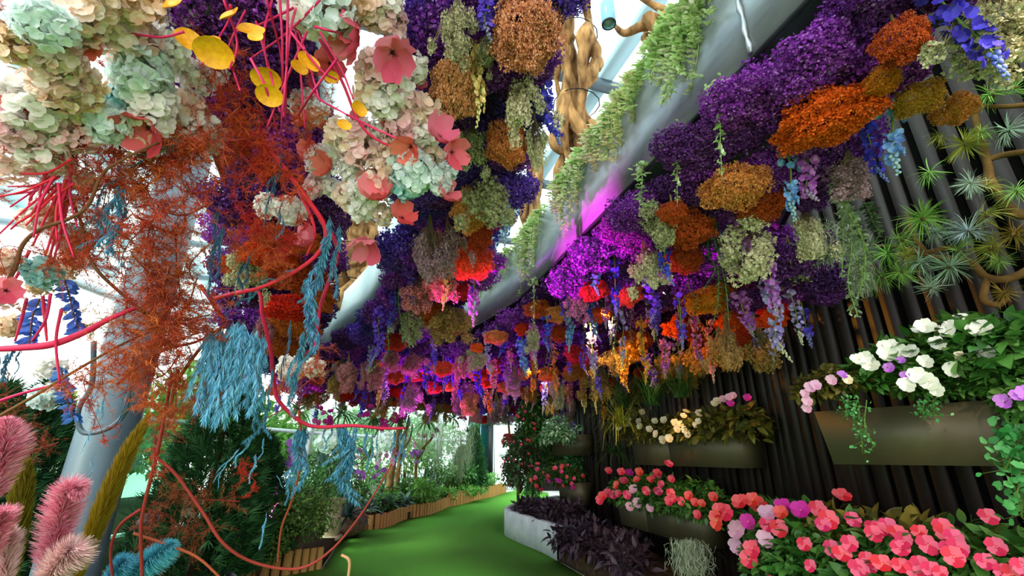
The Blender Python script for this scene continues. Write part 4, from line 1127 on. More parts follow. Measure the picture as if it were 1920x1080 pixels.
# white impatiens of the near upper planter
wh = []
for k, (u, v, d, s) in enumerate([(1530, 735, 2.95, .13), (1570, 722, 2.9, .15), (1625, 712, 2.85, .17), (1690, 690, 2.75, .20), (1750, 680, 2.65, .22), (1800, 668, 2.6, .25), (1858, 668, 2.5, .26), (1925, 672, 2.4, .28), (1905, 720, 2.35, .16), (1720, 728, 2.62, .12), (1800, 730, 2.55, .12)]):
    p = P(u, v, d); lf = L_imp_y if k < 2 else L_imp
    wh.append((impatiens(p, s, s, s * .92, ('pink flowered plant with bronze leaves' if k < 2 else 'white impatiens plant') + ' in the big near planter', 'white impatiens in the big near planter', fwd(p), leaf=lf, seed=100 + k), p))
BL4 = [(1735, 612, 'w'), (1725, 618, 'w'), (1745, 618, 'w'), (1783, 612, 'w'), (1778, 622, 'w'), (1806, 603, 'w'), (1822, 606, 'w'), (1842, 616, 'w'), (1828, 618, 'w'), (1758, 644, 'w'), (1610, 675, 'w'), (1625, 672, 'w'), (1632, 684, 'w'), (1660, 650, 'w'), (1672, 648, 'w'), (1664, 664, 'w'), (1690, 658, 'w'), (1708, 660, 'w'), (1735, 678, 'w'), (1722, 705, 'w'), (1740, 715, 'w'),
       (1785, 692, 'w'), (1800, 668, 'k'), (1812, 672, 'k'), (1850, 662, 'w'), (1690, 676, 'v'), (1668, 690, 'v'), (1697, 704, 'v'), (1520, 726, 'p'), (1510, 738, 'p'), (1514, 752, 'p'), (1580, 703, 'v'), (1560, 712, 'p'), (1513, 765, 'p'), (1590, 712, 'k'), (1530, 722, 'p'), (1755, 730, 'w'), (1700, 722, 'w')]
pin_blooms(BL4, wh, (.2, .2, .19), .0185, dict(CODE, w='white', k='cream', v='violet'))
# low creeping plant with small leaves spilling over the near planter
def creeper(name, pts, n, size, spread, leafm, label, cat, seed, T=None, group=None):
    r = np.random.default_rng(seed); st = MB(); lf = MB()
    for pl in pts:
        c = cr(pl, 8); tube(st, c, .003, 3)
        m = n; i = r.integers(0, len(c), m); a = c[i] + r.normal(size=(m, 3)) * spread
        ribbons(st, c[i], a, np.full(m, .0025), r)
        d = unit(r.normal(size=(m, 3)) + np.array([-.6, -.5, .5]))
        scatter(lf, T or blade(.75, .2, .1, 3, .55, .4), frames(d, r), a, size * r.uniform(.6, 1.2, m))
    o0 = np.array(pts[0][0]); rt = root(name, o0)
    for nm, b_, mm in (('stems', st, MATS['green_stem']), ('leaves', lf, leafm)):
        me = b_.mesh(nm, mm); me.transform(Matrix.Translation(-Vector(o0))); obj(nm, me, rt)
    tag(rt, label, cat, group); return rt
creeper('creeping_plant', [[P(1610, 745, 2.75), P(1600, 775, 2.72), P(1605, 800, 2.75)], [P(1625, 750, 2.72), P(1622, 800, 2.7), P(1640, 840, 2.72)], [P(1590, 745, 2.8), P(1585, 780, 2.8)], [P(1610, 760, 2.7), P(1618, 850, 2.7)]], 40, .022, .02, L_fresh, 'small light green creeper spilling over the rim of the near planter', 'trailing plant', 1)
creeper('creeping_plant', [[P(1735, 745, 2.55), P(1730, 770, 2.52), P(1735, 785, 2.54)], [P(1750, 750, 2.5), P(1752, 780, 2.5)]], 40, .022, .02, L_fresh, 'tiny green creeper at the middle of the near planter rim', 'trailing plant', 2)
creeper('creeping_plant', [[P(1925, 800, 2.1), P(1905, 840, 2.1), P(1885, 880, 2.1)], [P(1930, 820, 2.1), P(1915, 880, 2.1), P(1905, 940, 2.1)], [P(1940, 830, 2.1), P(1890, 850, 2.1)], [P(1940, 880, 2.1), P(1920, 930, 2.1), P(1915, 970, 2.1)], [P(1950, 800, 2.1), P(1920, 810, 2.1), P(1900, 830, 2.1)]], 70, .045, .04, L_fresh, 'round leaved green creeper hanging below the near planter at the picture edge', 'trailing plant', 3)
# violet flowered plant reaching in beside the near planter
p = P(1945, 760, 2.0); rt = impatiens(p, .13, .13, .12, 'violet flowered impatiens reaching in beside the near planter', None, None, seed=140)
pin_blooms([(1882, 752, 'v'), (1912, 742, 'v'), (1925, 738, 'v')], [(rt, p)], (.13, .13, .12), .02, {'v': 'violet'})

# arching yellow-green grass beside the upper planter, dark grass above it
def arch_grass(name, loc, R_, n, L, mat_, label, seed, w=.018, up_=.5):
    r = np.random.default_rng(seed); mb = MB()
    a = r.uniform(0, 6.28, n); el = r.uniform(-.1, 1.0, n)
    for k in range(n):
        d = np.array([math.cos(a[k]), math.sin(a[k]), 0]); ln = L * r.uniform(.55, 1.1)
        p0 = np.array([r.normal() * .03, r.normal() * .03, 0]); c = [p0]
        for t in np.linspace(.12, 1, 7): c.append(p0 + d * ln * t * (.75 + .2 * el[k]) + np.array([0, 0, ln * (el[k] * 1.1 * t + up_ * t - 1.05 * t * t * (.6 + .4 * r.random()))]))
        c = np.array(c); s = unit(np.cross(d, (0, 0, 1))) * w * .5
        wd = np.array([1, 1, 1, 1, .9, .75, .5, .08])[:, None]
        v = np.concatenate([c - s * wd, c + s * wd]); m = len(c)
        mb.add(v, [(i, i + 1, i + 1 + m, i + m) for i in range(m - 1)])
    o = obj(name, mb.mesh('blades', mat_), None, loc); tag(o, label, 'grass plant'); return o
G_yel = mat('grass_yellow', ['#8a8a28', '#b0a634', '#c8bc50', '#7a8428'], .5, .2, .1, .3)
G_dk = mat('grass_dark', ['#24421e', '#345a28', '#4a7034', '#2a4a20'], .5, .15, .1, .3)
arch_grass('spider_plant', P(1165, 800, 5.9), 0, 90, .62, G_yel, 'arching yellow green spider plant left of the long upper planter', 5, .014)
arch_grass('spider_plant', P(1150, 850, 6.3), 0, 60, .5, G_dk, 'darker spider plant drooping below the yellow one left of the upper planter', 6, .014, .2)
for k, (u, v, d) in enumerate([(1172, 765, 5.9), (1225, 760, 5.3), (1280, 745, 4.9)]):
    arch_grass('grass_tuft', P(u, v, d), 0, 110, .40, G_dk, ['dark green grass tuft behind the spider plant', 'dark grass tuft behind the middle of the long upper planter', 'dark grass tuft behind the cream impatiens at the near end'][k], 7 + k, .010, .9)

# far bend: speckled green plant, red-and-green climbing shrub, fuchsia plants
def shrub(name, loc, rad, n, size, leafm, label, cat, seed, T=None, flowers=(), fs=.03, nf=0, lo=-.8, group=None, order=None, how='from the camera'):
    r = np.random.default_rng(seed); mb = MB(); st = MB()
    rad = np.array(rad, float)
    nl = 11; cen = sphere_dirs(nl, r, lo, 1) * r.uniform(.3, .66, (nl, 1))
    d = sphere_dirs(n, r); ci = r.integers(0, nl, n)
    pos = (cen[ci] + d * .42 * (r.uniform(.4, 1.05, (n, 1)) ** .5)) * rad
    ld = unit(d + .6 * r.normal(size=(n, 3)) + np.array([0, 0, .15]))
    scatter(mb, T or blade(.5, .3, .15, 3, .45, .15), frames(ld, r, np.array([0, 0, -1.0]) + .4 * r.normal(size=(n, 3))), pos, size * r.uniform(.6, 1.25, n))
    for c in cen: tube(st, cr([(0, 0, -rad[2]), c * rad * .5 + (0, 0, -rad[2] * .3), c * rad], 4), [.016, .008, .004], 4)
    rt = root(name, np.array(loc) - (0, 0, 0))
    obj('foliage', mb.mesh('foliage', leafm), rt); obj('stems', st.mesh('stems', mat('twig_brown', ['#4a3420', '#64482c'], .8)), rt)
    if nf:
        tc = unit(np.array([-loc[0], -loc[1], .5]))
        for k in range(nf):
            d = unit(r.normal(size=3) + tc * 1.3); add_flower(rt, d * rad * r.uniform(.85, 1.02), unit(d + .5 * tc), fs * r.uniform(.8, 1.2), flowers[int(r.integers(len(flowers)))], r)
    tag(rt, label, cat, group, order, how); return rt
L_var = mat('leaf_variegated', ['#3a7a34', '#5a9a50', '#cfe6c4', '#448440', '#e6f2de'], .5, .15, .08, .35)
shrub('variegated_plant', P(1050, 808, 8.25), (.48, .42, .26), 900, .075, L_var, 'white speckled green plant filling the small far planter', 'plant', 11)
for k, (u, v) in enumerate([(1000, 800), (985, 840), (1005, 770), (975, 875)]):
    shrub('climbing_shrub', P(u, v, 9.0), (.42, .36, .46), 1700, .085, [L_imp, mat('leaf_redgreen', ['#2c5028', '#44703c', '#5c8450', '#74404a', '#365a30', '#6c9458', '#3e6a38'], .5, .1, .1)][k % 2], f'red flowered climbing shrub at the far bend, ' + ['above the speckled plant', 'left of the small planter', 'highest under the flowers', 'low beside the curb'][k], 'shrub', 20 + k, flowers=('coral red', 'coral pink'), fs=.032, nf=8)
for k, (u, v, d) in enumerate([(1035, 862, 9.3), (1075, 868, 9.0)]):
    shrub('leafy_shrub', P(u, v, d), (.36, .3, .34), 900, .08, [L_imp, L_fresh][k], ['dark green shrub between the two small far planters', 'fresh green shrub behind the near end of the small far planters'][k], 'shrub', 46 + k)
for k, (u, v) in enumerate([(1010, 895), (1045, 890), (1075, 895)]):
    shrub('fuchsia_plant', P(u, v, 8.4), (.28, .26, .24), 420, .065, L_imp, ['pink flowered plant low beside the curb at the far bend', 'pink flowered plant in the small lower planter', 'pink flowered plant at the near end of the small lower planter'][k], 'flowering plant', 30 + k, flowers=('coral pink', 'magenta', 'coral red'), fs=.042, nf=10)
for k, (u, v, d) in enumerate([(975, 905, 9.4), (1000, 925, 9.0)]):
    shrub('low_fern', P(u, v, d), (.34, .3, .2), 420, .08, L_fresh, ['fresh green plant spilling over the curb', 'fresh green plant behind the curb under pink flowers'][k], 'plant', 36 + k, T=blade(.25, .4, .1, 3))

# concrete curb ring round the bed, and the dark plum plants on the bed
cu = cr([(p[0], p[1], 0) for p in [(.62, 7.15), (.44, 7.75), (.06, 8.7), (-.14, 9.4), (-.06, 10.2), (.4, 11.4), (1.1, 12.6)]], 8)
mb = MB(); v = []; q = []
for i, p in enumerate(cu):
    d = unit(cu[min(i + 1, len(cu) - 1)] - cu[max(i - 1, 0)]); nn = np.array([d[1], -d[0], 0])
    hh = .42
    v += [p - nn * .0, p + (0, 0, hh - .02), p + nn * .015 + (0, 0, hh), p + nn * .13 + (0, 0, hh), p + nn * .14 + (0, 0, hh - .02), p + nn * .14]
    if i:
        for k in range(6): a = (i - 1) * 6 + k; b = (i - 1) * 6 + (k + 1) % 6; q.append((a, b, b + 6, a + 6))
mb.add(v, q, None); o = obj('curb', mb.mesh('curb', M_concrete, smooth=False)); tag(o, 'white concrete curb ring round the bed right of the green path', 'curb')
T_pl = blade(.34, .35, .2, 4, .4, .12)
plum = []
r2 = np.random.default_rng(77)
PLP = poisson([(.92, 6.1), (.60, 7.0), (.58, 7.6), (.25, 8.7), (.1, 9.3), (.9, 9.2), (1.32, 7.9), (1.5, 6.5), (1.42, 5.6), (1.25, 5.0), (1.05, 5.4)], .36, r2)
for k, (x, y) in enumerate(PLP):
    far_ = y > 7.2
    rr = r2.uniform(.24, .32)
    shrub('purple_heart_plant', (x, y, .26 if y < 8 else .46), (rr * 1.1, rr * 1.1, .22 if y < 7.5 else .18), 260, .13, L_plum, 'dark plum leaved plant on the ground bed below the planters', 'plant', 400 + k, T=T_pl, flowers=('violet',), fs=.03, nf=1 if k % 4 == 0 else 0, lo=-.3, group='dark plum plants on the ground bed', order=y)
# moss tuft low on the right
p = P(1290, 1010, 4.2); o = obj('moss_tuft', MOSS[1], None, p, None, (.62, .62, .34)); tag(o, 'grey green moss tuft under the long lower planter', 'moss')

# air plants wired to a driftwood branch on the slatted wall, upper right
def rosette(seed, n, L, w, bend, lo, hi):
    r = np.random.default_rng(seed); mb = MB()
    d = sphere_dirs(n, r, lo, hi); scatter(mb, blade(w * .7, bend * 1.3, .25, 5, .3, .5), frames(d, r, np.array([0, 0, -1.0]) + .25 * r.normal(size=(n, 3))), d * .02, L * r.uniform(.6, 1.1, n))
    return mb.mesh('leaves', MATS['leaf_fresh'])
AIR = [rosette(800, 110, 1, .06, .45, -.2, 1), rosette(801, 120, 1, .05, .2, -.6, 1), rosette(802, 60, 1, .075, .6, -.1, 1), rosette(803, 100, 1, .045, .5, -.4, 1)]
AC = {'fresh green': mat('air_green', ['#4c7c2c', '#70a040', '#a0c468', '#5c8c34'], .5, .1, .12), 'grey green': mat('air_grey', ['#66866a', '#8ca88c', '#bccab4', '#72907a'], .6, .1, .1),
      'silver blue': mat('air_silver', ['#7c949c', '#a8bcc0', '#c8d4d2', '#8aa2a8'], .6, .1, .08), 'yellow green': mat('air_yellow', ['#6a7024', '#8c8c34', '#aca64c', '#75782a'], .5, .1, .1), 'bronze': mat('air_bronze', ['#7c6426', '#9c7e34', '#b89c50'], .5, .1, .1)}
def wallp(u, v, off=.22):
    """point a little in front of the slatted wall on the sight line of a pixel"""
    d = P(u, v, 1) - C0
    for t in np.arange(1.0, 12, .02):
        q = C0 + d * t
        x, y = q[0], q[1]
        if x > wall_x(y) - off: return q
    return q
for i, (u, v, s, c) in enumerate([(1860, 180, 60, 'fresh green'), (1810, 270, 60, 'yellow green'), (1745, 325, 52, 'fresh green'), (1840, 250, 50, 'fresh green'), (1895, 245, 60, 'grey green'), (1820, 345, 52, 'grey green'), (1850, 350, 40, 'yellow green'), (1905, 360, 60, 'fresh green'), (1730, 410, 66, 'fresh green'), (1815, 435, 78, 'silver blue'),
                                  (1850, 405, 62, 'yellow green'), (1690, 450, 60, 'fresh green'), (1760, 435, 56, 'grey green'), (1625, 470, 60, 'grey green'), (1665, 475, 50, 'fresh green'), (1655, 520, 66, 'fresh green'), (1720, 495, 60, 'grey green'), (1780, 500, 64, 'grey green'), (1745, 540, 44, 'grey green'), (1860, 465, 66, 'yellow green'),
                                  (1900, 440, 56, 'bronze'), (1885, 550, 52, 'bronze'), (1800, 470, 56, 'fresh green'), (1700, 480, 40, 'yellow green'), (1625, 530, 44, 'fresh green'), (1690, 510, 50, 'fresh green'), (1905, 165, 44, 'fresh green'), (1760, 260, 40, 'yellow green'), (1755, 195, 40, 'bronze'), (1875, 490, 44, 'fresh green')]):
    p = wallp(u, v, .30 + .05 * (i % 3)); L = s * .66 * fwd(p) / F
    rt = root('air_plant', p, (rng.normal() * .5 - .3, rng.normal() * .4 - .5, rng.uniform(0, 6.28)), L)
    obj('leaves', AIR[i % 4], rt, m=AC[c])
    mb = MB(); ball(mb, (0, 0, -.02), .09, 7, 0, (1, 1, 1.4)); obj('bulb', mb.mesh('bulb', mat('twig_brown', ['#4a3420'])), rt)
    tag(rt, f'{c} air plant on the driftwood branch by the slatted wall', 'air plant', 'air plants on the driftwood branch', -v * 1.0, 'from the bottom')
def branch(pts, rads, label, subs=()):
    mb = MB(); tube(mb, cr(pts, 8), rads, 8)
    for sp_, sr in subs: tube(mb, cr(sp_, 6), sr, 6)
    o0 = np.array(pts[0]); me = mb.mesh('wood', M_drift, smooth=True); me.transform(Matrix.Translation(-Vector(o0)))
    me.materials[0] = surf('dark_branch', '#4a3418', '#7c5c30', 8, .8, bump=.3, spec=.15); o = obj('driftwood_branch', me, None, o0); tag(o, label, 'driftwood'); return o
W = lambda u, v, o_=.2: wallp(u, v, o_)
branch([W(1960, 395), W(1905, 400), W(1860, 345), W(1850, 300), W(1820, 190), W(1812, 175)], [.03, .03, .026, .022, .018, .008], 'driftwood branch rising on the wall behind the upper air plants', [([W(1850, 300), W(1885, 290), W(1960, 280)], [.018, .018, .02]), ([W(1820, 195), W(1870, 200), W(1950, 195)], [.012, .014, .016]), ([W(1855, 330), W(1840, 350), W(1835, 330)], [.025, .015, .008])])
branch([W(1970, 480), W(1900, 520), W(1850, 520), W(1815, 490), W(1740, 480), W(1690, 465), W(1640, 460)], [.024, .024, .022, .02, .018, .014, .008], 'long driftwood branch along the wall through the lower air plants', [([W(1850, 520), W(1845, 560), W(1870, 572), W(1890, 560)], [.022, .02, .018, .01]), ([W(1740, 480), W(1712, 440), W(1700, 400)], [.02, .015, .008]), ([W(1720, 478), W(1780, 465), W(1800, 465)], [.02, .018, .008])])

# ------------------------------------------------------------------ the dyed garland hanging close overhead on the left
RT = np.array([1, 0, 0.]); UPV = np.array([0, -sp, cp]); FW = np.array([0, cp, sp])
M_red = mat('red_stem', ['#b8143c', '#d02048', '#c01a40'], .55, 0, .15, .3)
M_redbrown = mat('redbrown_stem', ['#7a2a1c', '#94382a', '#863022'], .7, 0, .15, .2)
M_brown = mat('brown_stem', ['#5a3824', '#74482e'], .75, 0, .15, .15)
def stem_thing(name, pts, rad, m, label, cat='stem', group=None, side=(), order=None, how='from the camera'):
    """one stem through (u, v, distance) points, side twigs as further point lists"""
    p = cr([P(*q) for q in pts], 7); mb = MB(); tube(mb, p, rad, 6)
    for s_, r_ in side: tube(mb, cr([P(*q) for q in s_], 6), r_, 5)
    o0 = p[0]; me = mb.mesh('stem', m, smooth=True); me.transform(Matrix.Translation(-Vector(o0)))
    o = obj(name, me, None, o0); tag(o, label, cat, group, order, how); return o

# florets in heads of dyed hydrangea
def head_mesh(seed, n=95, fs=.26):
    r = np.random.default_rng(seed); mb = MB()
    d = sphere_dirs(n, r, -1, 1); lump = 1 + .15 * np.sin(4 * d[:, :1] + seed) * np.cos(3 * d[:, 1:2])
    pos = d * lump * r.uniform(.5, .95, (n, 1))
    T = bloom(4, 1.15, .25, .10, .06)
    scatter(mb, T, frames(unit(d + .5 * r.normal(size=(n, 3))), r), pos, fs * r.uniform(.75, 1.2, n))
    st = MB()
    for k in range(14): tube(st, [(0, 0, 0), pos[k] * .9], .02, 3, cap=False)
    m0 = mat('green_stem', ['#5c7a34'])
    return mb.mesh('florets', m0), st.mesh('stalks', m0)
HEADS = [head_mesh(900 + i, 150 + 30 * (i % 2), (.28, .24, .21)[i % 3]) for i in range(5)]
HC = {'creamy white': mat('hyd_white', ['#f8ece4', '#fff8f2', '#fffdfb', '#fbf2ea'], .6, .55, .05), 'peach': mat('hyd_peach', ['#fad4bc', '#fde6d6', '#fff2ea', '#fbdac6'], .6, .55, .05),
      'blush pink': mat('hyd_blush', ['#f8c0c0', '#fdd8d6', '#ffecea', '#facaca'], .6, .55, .05), 'mint white': mat('hyd_mint', ['#deeeea', '#eef7f4', '#fafdfc', '#e4f1ed'], .6, .55, .05),
      'pale aqua': mat('hyd_aqua', ['#80b8bc', '#a0d0d2', '#c0e2e2', '#8cc2c6'], .6, .4, .05), 'tan peach': mat('hyd_tan', ['#e0b08c', '#f0ccac', '#f8e0c8', '#e6bc98'], .65, .4, .05), 'coral': mat('hyd_coral', ['#c0524c', '#d86a60', '#e88a7c', '#c85c54'], .6, .4, .05)}
fr_ = np.random.default_rng(61)
def head(u, v, d, w, col, where):
    p = P(u, v, d); s = w * d / F * .5
    a, b = HEADS[int(fr_.integers(5))]
    rt = root('hanging_hydrangea_bloom', p, tuple(fr_.uniform(0, 6.28, 3)), (s, s, s * fr_.uniform(.75, .95)))
    obj('florets', a, rt, m=HC[col]); obj('stalks', b, rt)
    tag(rt, f'{col} hydrangea head in the overhead garland {where}', 'flower', 'hydrangea heads in the overhead garland', u, 'from the left'); return rt
LEFTW, MIDW, RIGHTW, LOWW = 'at the upper left', 'above the rust sprays', 'beside the purple canopy', 'low on the left'
for u, v, d, w, c, wh_ in [
 (20, 30, 1.15, 130, 'blush pink', LEFTW), (75, 40, 1.1, 110, 'mint white', LEFTW), (105, 70, 1.2, 80, 'mint white', LEFTW), (140, 20, 1.2, 120, 'peach', LEFTW), (40, 85, 1.15, 90, 'tan peach', LEFTW), (110, 105, 1.2, 90, 'peach', LEFTW),
 (150, 60, 1.25, 80, 'creamy white', LEFTW), (200, 30, 1.3, 120, 'peach', LEFTW), (235, 60, 1.35, 110, 'blush pink', LEFTW), (240, 115, 1.4, 64, 'peach', LEFTW), (110, 150, 1.25, 110, 'peach', LEFTW), (140, 165, 1.3, 100, 'tan peach', LEFTW),
 (60, 200, 1.3, 110, 'creamy white', LEFTW), (100, 215, 1.35, 90, 'blush pink', LEFTW), (30, 240, 1.3, 90, 'blush pink', LEFTW), (150, 215, 1.4, 90, 'tan peach', LEFTW), (275, 130, 1.4, 100, 'mint white', LEFTW),
 (270, 170, 1.45, 90, 'mint white', LEFTW), (320, 90, 1.45, 80, 'creamy white', LEFTW), (300, 110, 1.5, 70, 'creamy white', LEFTW), (250, 150, 1.4, 80, 'mint white', LEFTW), (240, 200, 1.45, 80, 'pale aqua', LEFTW), (285, 205, 1.45, 90, 'creamy white', LEFTW), (200, 230, 1.4, 80, 'mint white', LEFTW),
 (345, 130, 1.6, 60, 'creamy white', LEFTW), (370, 150, 1.6, 70, 'creamy white', LEFTW), (395, 130, 1.7, 60, 'creamy white', LEFTW), (350, 215, 1.6, 90, 'peach', LEFTW), (270, 255, 1.5, 90, 'peach', LEFTW), (370, 250, 1.6, 90, 'creamy white', LEFTW), (150, 255, 1.4, 90, 'blush pink', LEFTW), (90, 280, 1.4, 100, 'creamy white', LEFTW), (30, 300, 1.4, 90, 'peach', LEFTW),
 (240, 0, 1.3, 110, 'tan peach', LEFTW), (180, -10, 1.2, 90, 'peach', LEFTW), (285, 20, 1.5, 60, 'creamy white', LEFTW), (330, 25, 1.6, 50, 'creamy white', LEFTW), (350, 30, 1.6, 40, 'creamy white', LEFTW), (380, 5, 1.6, 40, 'creamy white', LEFTW),
 (575, 25, 1.45, 100, 'creamy white', MIDW), (615, 15, 1.45, 110, 'mint white', MIDW), (655, 5, 1.5, 90, 'tan peach', MIDW), (700, 15, 1.55, 90, 'peach', MIDW), (735, 40, 1.6, 70, 'blush pink', MIDW), (560, 0, 1.45, 90, 'creamy white', MIDW), (720, 5, 1.55, 70, 'creamy white', MIDW), (630, 60, 1.55, 70, 'creamy white', MIDW),
 (515, 112, 1.9, 54, 'creamy white', MIDW), (450, 60, 1.9, 40, 'creamy white', MIDW), (620, 75, 1.7, 50, 'blush pink', MIDW), (570, 195, 2.0, 60, 'creamy white', MIDW), (590, 210, 2.0, 50, 'creamy white', MIDW),
 (710, 130, 1.6, 80, 'blush pink', RIGHTW), (745, 160, 1.6, 80, 'creamy white', RIGHTW), (700, 170, 1.65, 80, 'peach', RIGHTW), (760, 190, 1.65, 70, 'blush pink', RIGHTW), (780, 130, 1.65, 60, 'creamy white', RIGHTW), (725, 195, 1.65, 70, 'creamy white', RIGHTW), (785, 215, 1.7, 80, 'peach', RIGHTW), (760, 240, 1.7, 80, 'blush pink', RIGHTW),
 (795, 250, 1.7, 60, 'creamy white', RIGHTW), (650, 255, 1.75, 80, 'peach', RIGHTW), (680, 270, 1.75, 90, 'blush pink', RIGHTW), (640, 275, 1.8, 60, 'creamy white', RIGHTW), (715, 245, 1.75, 60, 'creamy white', RIGHTW), (740, 290, 1.75, 80, 'peach', RIGHTW), (720, 330, 1.75, 80, 'peach', RIGHTW), (775, 320, 1.7, 90, 'mint white', RIGHTW),
 (765, 345, 1.72, 70, 'pale aqua', RIGHTW), (825, 340, 1.7, 60, 'mint white', RIGHTW), (840, 320, 1.75, 40, 'mint white', RIGHTW), (660, 320, 1.8, 60, 'creamy white', RIGHTW), (600, 300, 1.9, 60, 'creamy white', RIGHTW), (690, 350, 1.8, 70, 'creamy white', RIGHTW), (680, 385, 1.85, 70, 'creamy white', RIGHTW), (720, 400, 1.85, 50, 'peach', RIGHTW), (650, 365, 1.85, 60, 'peach', RIGHTW), (810, 290, 1.75, 50, 'peach', RIGHTW), (785, 275, 1.75, 60, 'blush pink', RIGHTW),
 (620, 350, 1.9, 40, 'creamy white', RIGHTW), (545, 395, 1.95, 60, 'creamy white', RIGHTW), (500, 385, 2.0, 50, 'creamy white', RIGHTW), (590, 350, 1.9, 50, 'blush pink', RIGHTW),
 (72, 405, 1.5, 58, 'creamy white', LOWW), (60, 410, 1.5, 44, 'peach', LOWW), (78, 510, 1.5, 64, 'pale aqua', LOWW), (85, 520, 1.5, 50, 'pale aqua', LOWW), (72, 540, 1.52, 40, 'tan peach', LOWW), (140, 450, 1.7, 60, 'pale aqua', LOWW), (130, 500, 1.7, 44, 'tan peach', LOWW), (8, 490, 1.4, 50, 'peach', LOWW), (5, 550, 1.4, 50, 'blush pink', LOWW),
 (85, 745, 2.6, 50, 'mint white', LOWW), (20, 610, 1.6, 44, 'tan peach', LOWW), (95, 690, 2.2, 50, 'creamy white', LOWW), (545, 690, 3.2, 50, 'creamy white', LOWW), (590, 690, 3.4, 40, 'creamy white', LOWW), (615, 828, 3.0, 44, 'mint white', LOWW), (720, 830, 3.2, 40, 'mint white', LOWW), (160, 340, 1.5, 50, 'tan peach', LOWW)]:
    head(u, v, d, w, c, wh_)

# big papery pink blossoms with dark centres
def blossom_mesh(seed):
    r = np.random.default_rng(seed); mb = MB(); T = bloom(5, 1.0, .75, .22, .12)
    mb.add(T[0] + r.normal(size=T[0].shape) * .03, T[1])
    ce = MB()
    d = sphere_dirs(46, r, .2, 1); ribbons(ce, d * .04, d * r.uniform(.18, .3, (46, 1)), np.full(46, .03), r); ball(ce, (0, 0, .06), .10, 7)
    m0 = mat('petal_pink', ['#d84860', '#e86478', '#f08c98'], .55, .4, .08)
    return mb.mesh('petals', m0, smooth=True), ce.mesh('centre', mat('flower_centre', ['#4a1024', '#6a1a30', '#3a0c1c'], .7))
BLOS = [blossom_mesh(30 + i) for i in range(4)]
M_coralp = mat('petal_coral', ['#d04040', '#e45a54', '#ec7c70'], .55, .4, .08)
for u, v, d, w, ax, co in [(672, 55, 1.5, 90, (-.5, -.3), 0), (735, 97, 1.5, 84, (.2, -.5), 0), (660, 80, 1.52, 60, (-.5, -.7), 0), (618, 118, 1.7, 60, (.2, -.3), 1), (822, 258, 1.6, 64, (.3, .2), 0), (845, 285, 1.6, 58, (.4, -.2), 0), (772, 275, 1.65, 56, (-.2, -.3), 1), (832, 368, 1.7, 50, (.5, .3), 0), (705, 372, 1.7, 64, (.1, .4), 0),
                         (752, 410, 1.75, 52, (.3, .2), 1), (690, 452, 1.75, 64, (0, -.6), 0), (588, 450, 1.8, 48, (-.3, .2), 0), (728, 240, 1.7, 40, (.2, .3), 1), (775, 155, 1.7, 40, (.6, .1), 0), (280, 238, 1.45, 80, (0, -.4), 1), (620, 312, 1.85, 50, (-.3, 0), 1), (700, 352, 1.8, 50, (0, .2), 1), (120, 40, 1.15, 60, (0, -.4), 1), (165, 80, 1.25, 50, (.3, -.4), 1),
                         (60, 200, 1.3, 60, (0, -.3), 1), (140, 230, 1.4, 70, (0, -.5), 1), (85, 300, 1.5, 40, (0, 0), 1), (668, 228, 1.8, 36, (.3, 0), 0), (575, 230, 1.9, 40, (-.3, .2), 1), (10, 545, 1.35, 50, (.6, 0), 0), (580, 290, 1.9, 40, (.1, .1), 1)]:
    p = P(u, v, d); s = w * d / F * .55; nd = -FW * .62 + RT * ax[0] * 1.5 + UPV * ax[1] * 1.5
    a, b = BLOS[int(fr_.integers(4))]
    rt = root('hanging_blossom', p, Vector(unit(nd)).to_track_quat('Z', 'Y').to_euler(), s)
    obj('petals', a, rt, m=M_coralp if co else None); obj('centre', b, rt)
    tag(rt, ('coral' if co else 'pink') + ' papery blossom with dark centre in the overhead garland', 'flower', 'papery blossoms in the overhead garland', u, 'from the left')

# sprays of red stems carrying yellow disc leaves
def disc_mesh(seed):
    r = np.random.default_rng(seed); v = [(0, 0, 0)]; t = []; n = 18
    for k in range(2):
        for j in range(n):
            a = 2 * PI * j / n; rr = (.55, 1.0)[k]
            v.append((rr * math.cos(a) * 1.0, rr * math.sin(a) * .82, (.03, .24)[k] + .05 * k * math.sin(3 * a + seed)))
    for j in range(n): t.append((0, 1 + j, 1 + (j + 1) % n))
    q = [(1 + j, 1 + n + j, 1 + n + (j + 1) % n, 1 + (j + 1) % n) for j in range(n)]
    mb = MB(); mb.add(v, q, t); return mb.mesh('disc_leaf', surf('yellow_leaf', '#cc8408', '#e8a416', 3, .5, spec=.3), smooth=True)
DISC = [disc_mesh(i) for i in range(3)]
DISCS = [(433, 30, 40, (-.3, .5)), (330, 8, 46, (-.2, .4)), (354, 76, 44, (.6, .1)), (402, 97, 62, (.3, -.6)), (472, 60, 44, (.2, .5)), (400, 80, 30, (0, .3)), (577, 118, 40, (.9, .3)), (560, 128, 30, (.8, .2)), (500, 145, 50, (.1, -.8)), (505, 178, 44, (.4, -.5)), (672, 205, 30, (.9, 0)), (622, 143, 26, (0, -.7)), (480, 70, 26, (.1, .2)), (645, 235, 24, (.4, .2))]
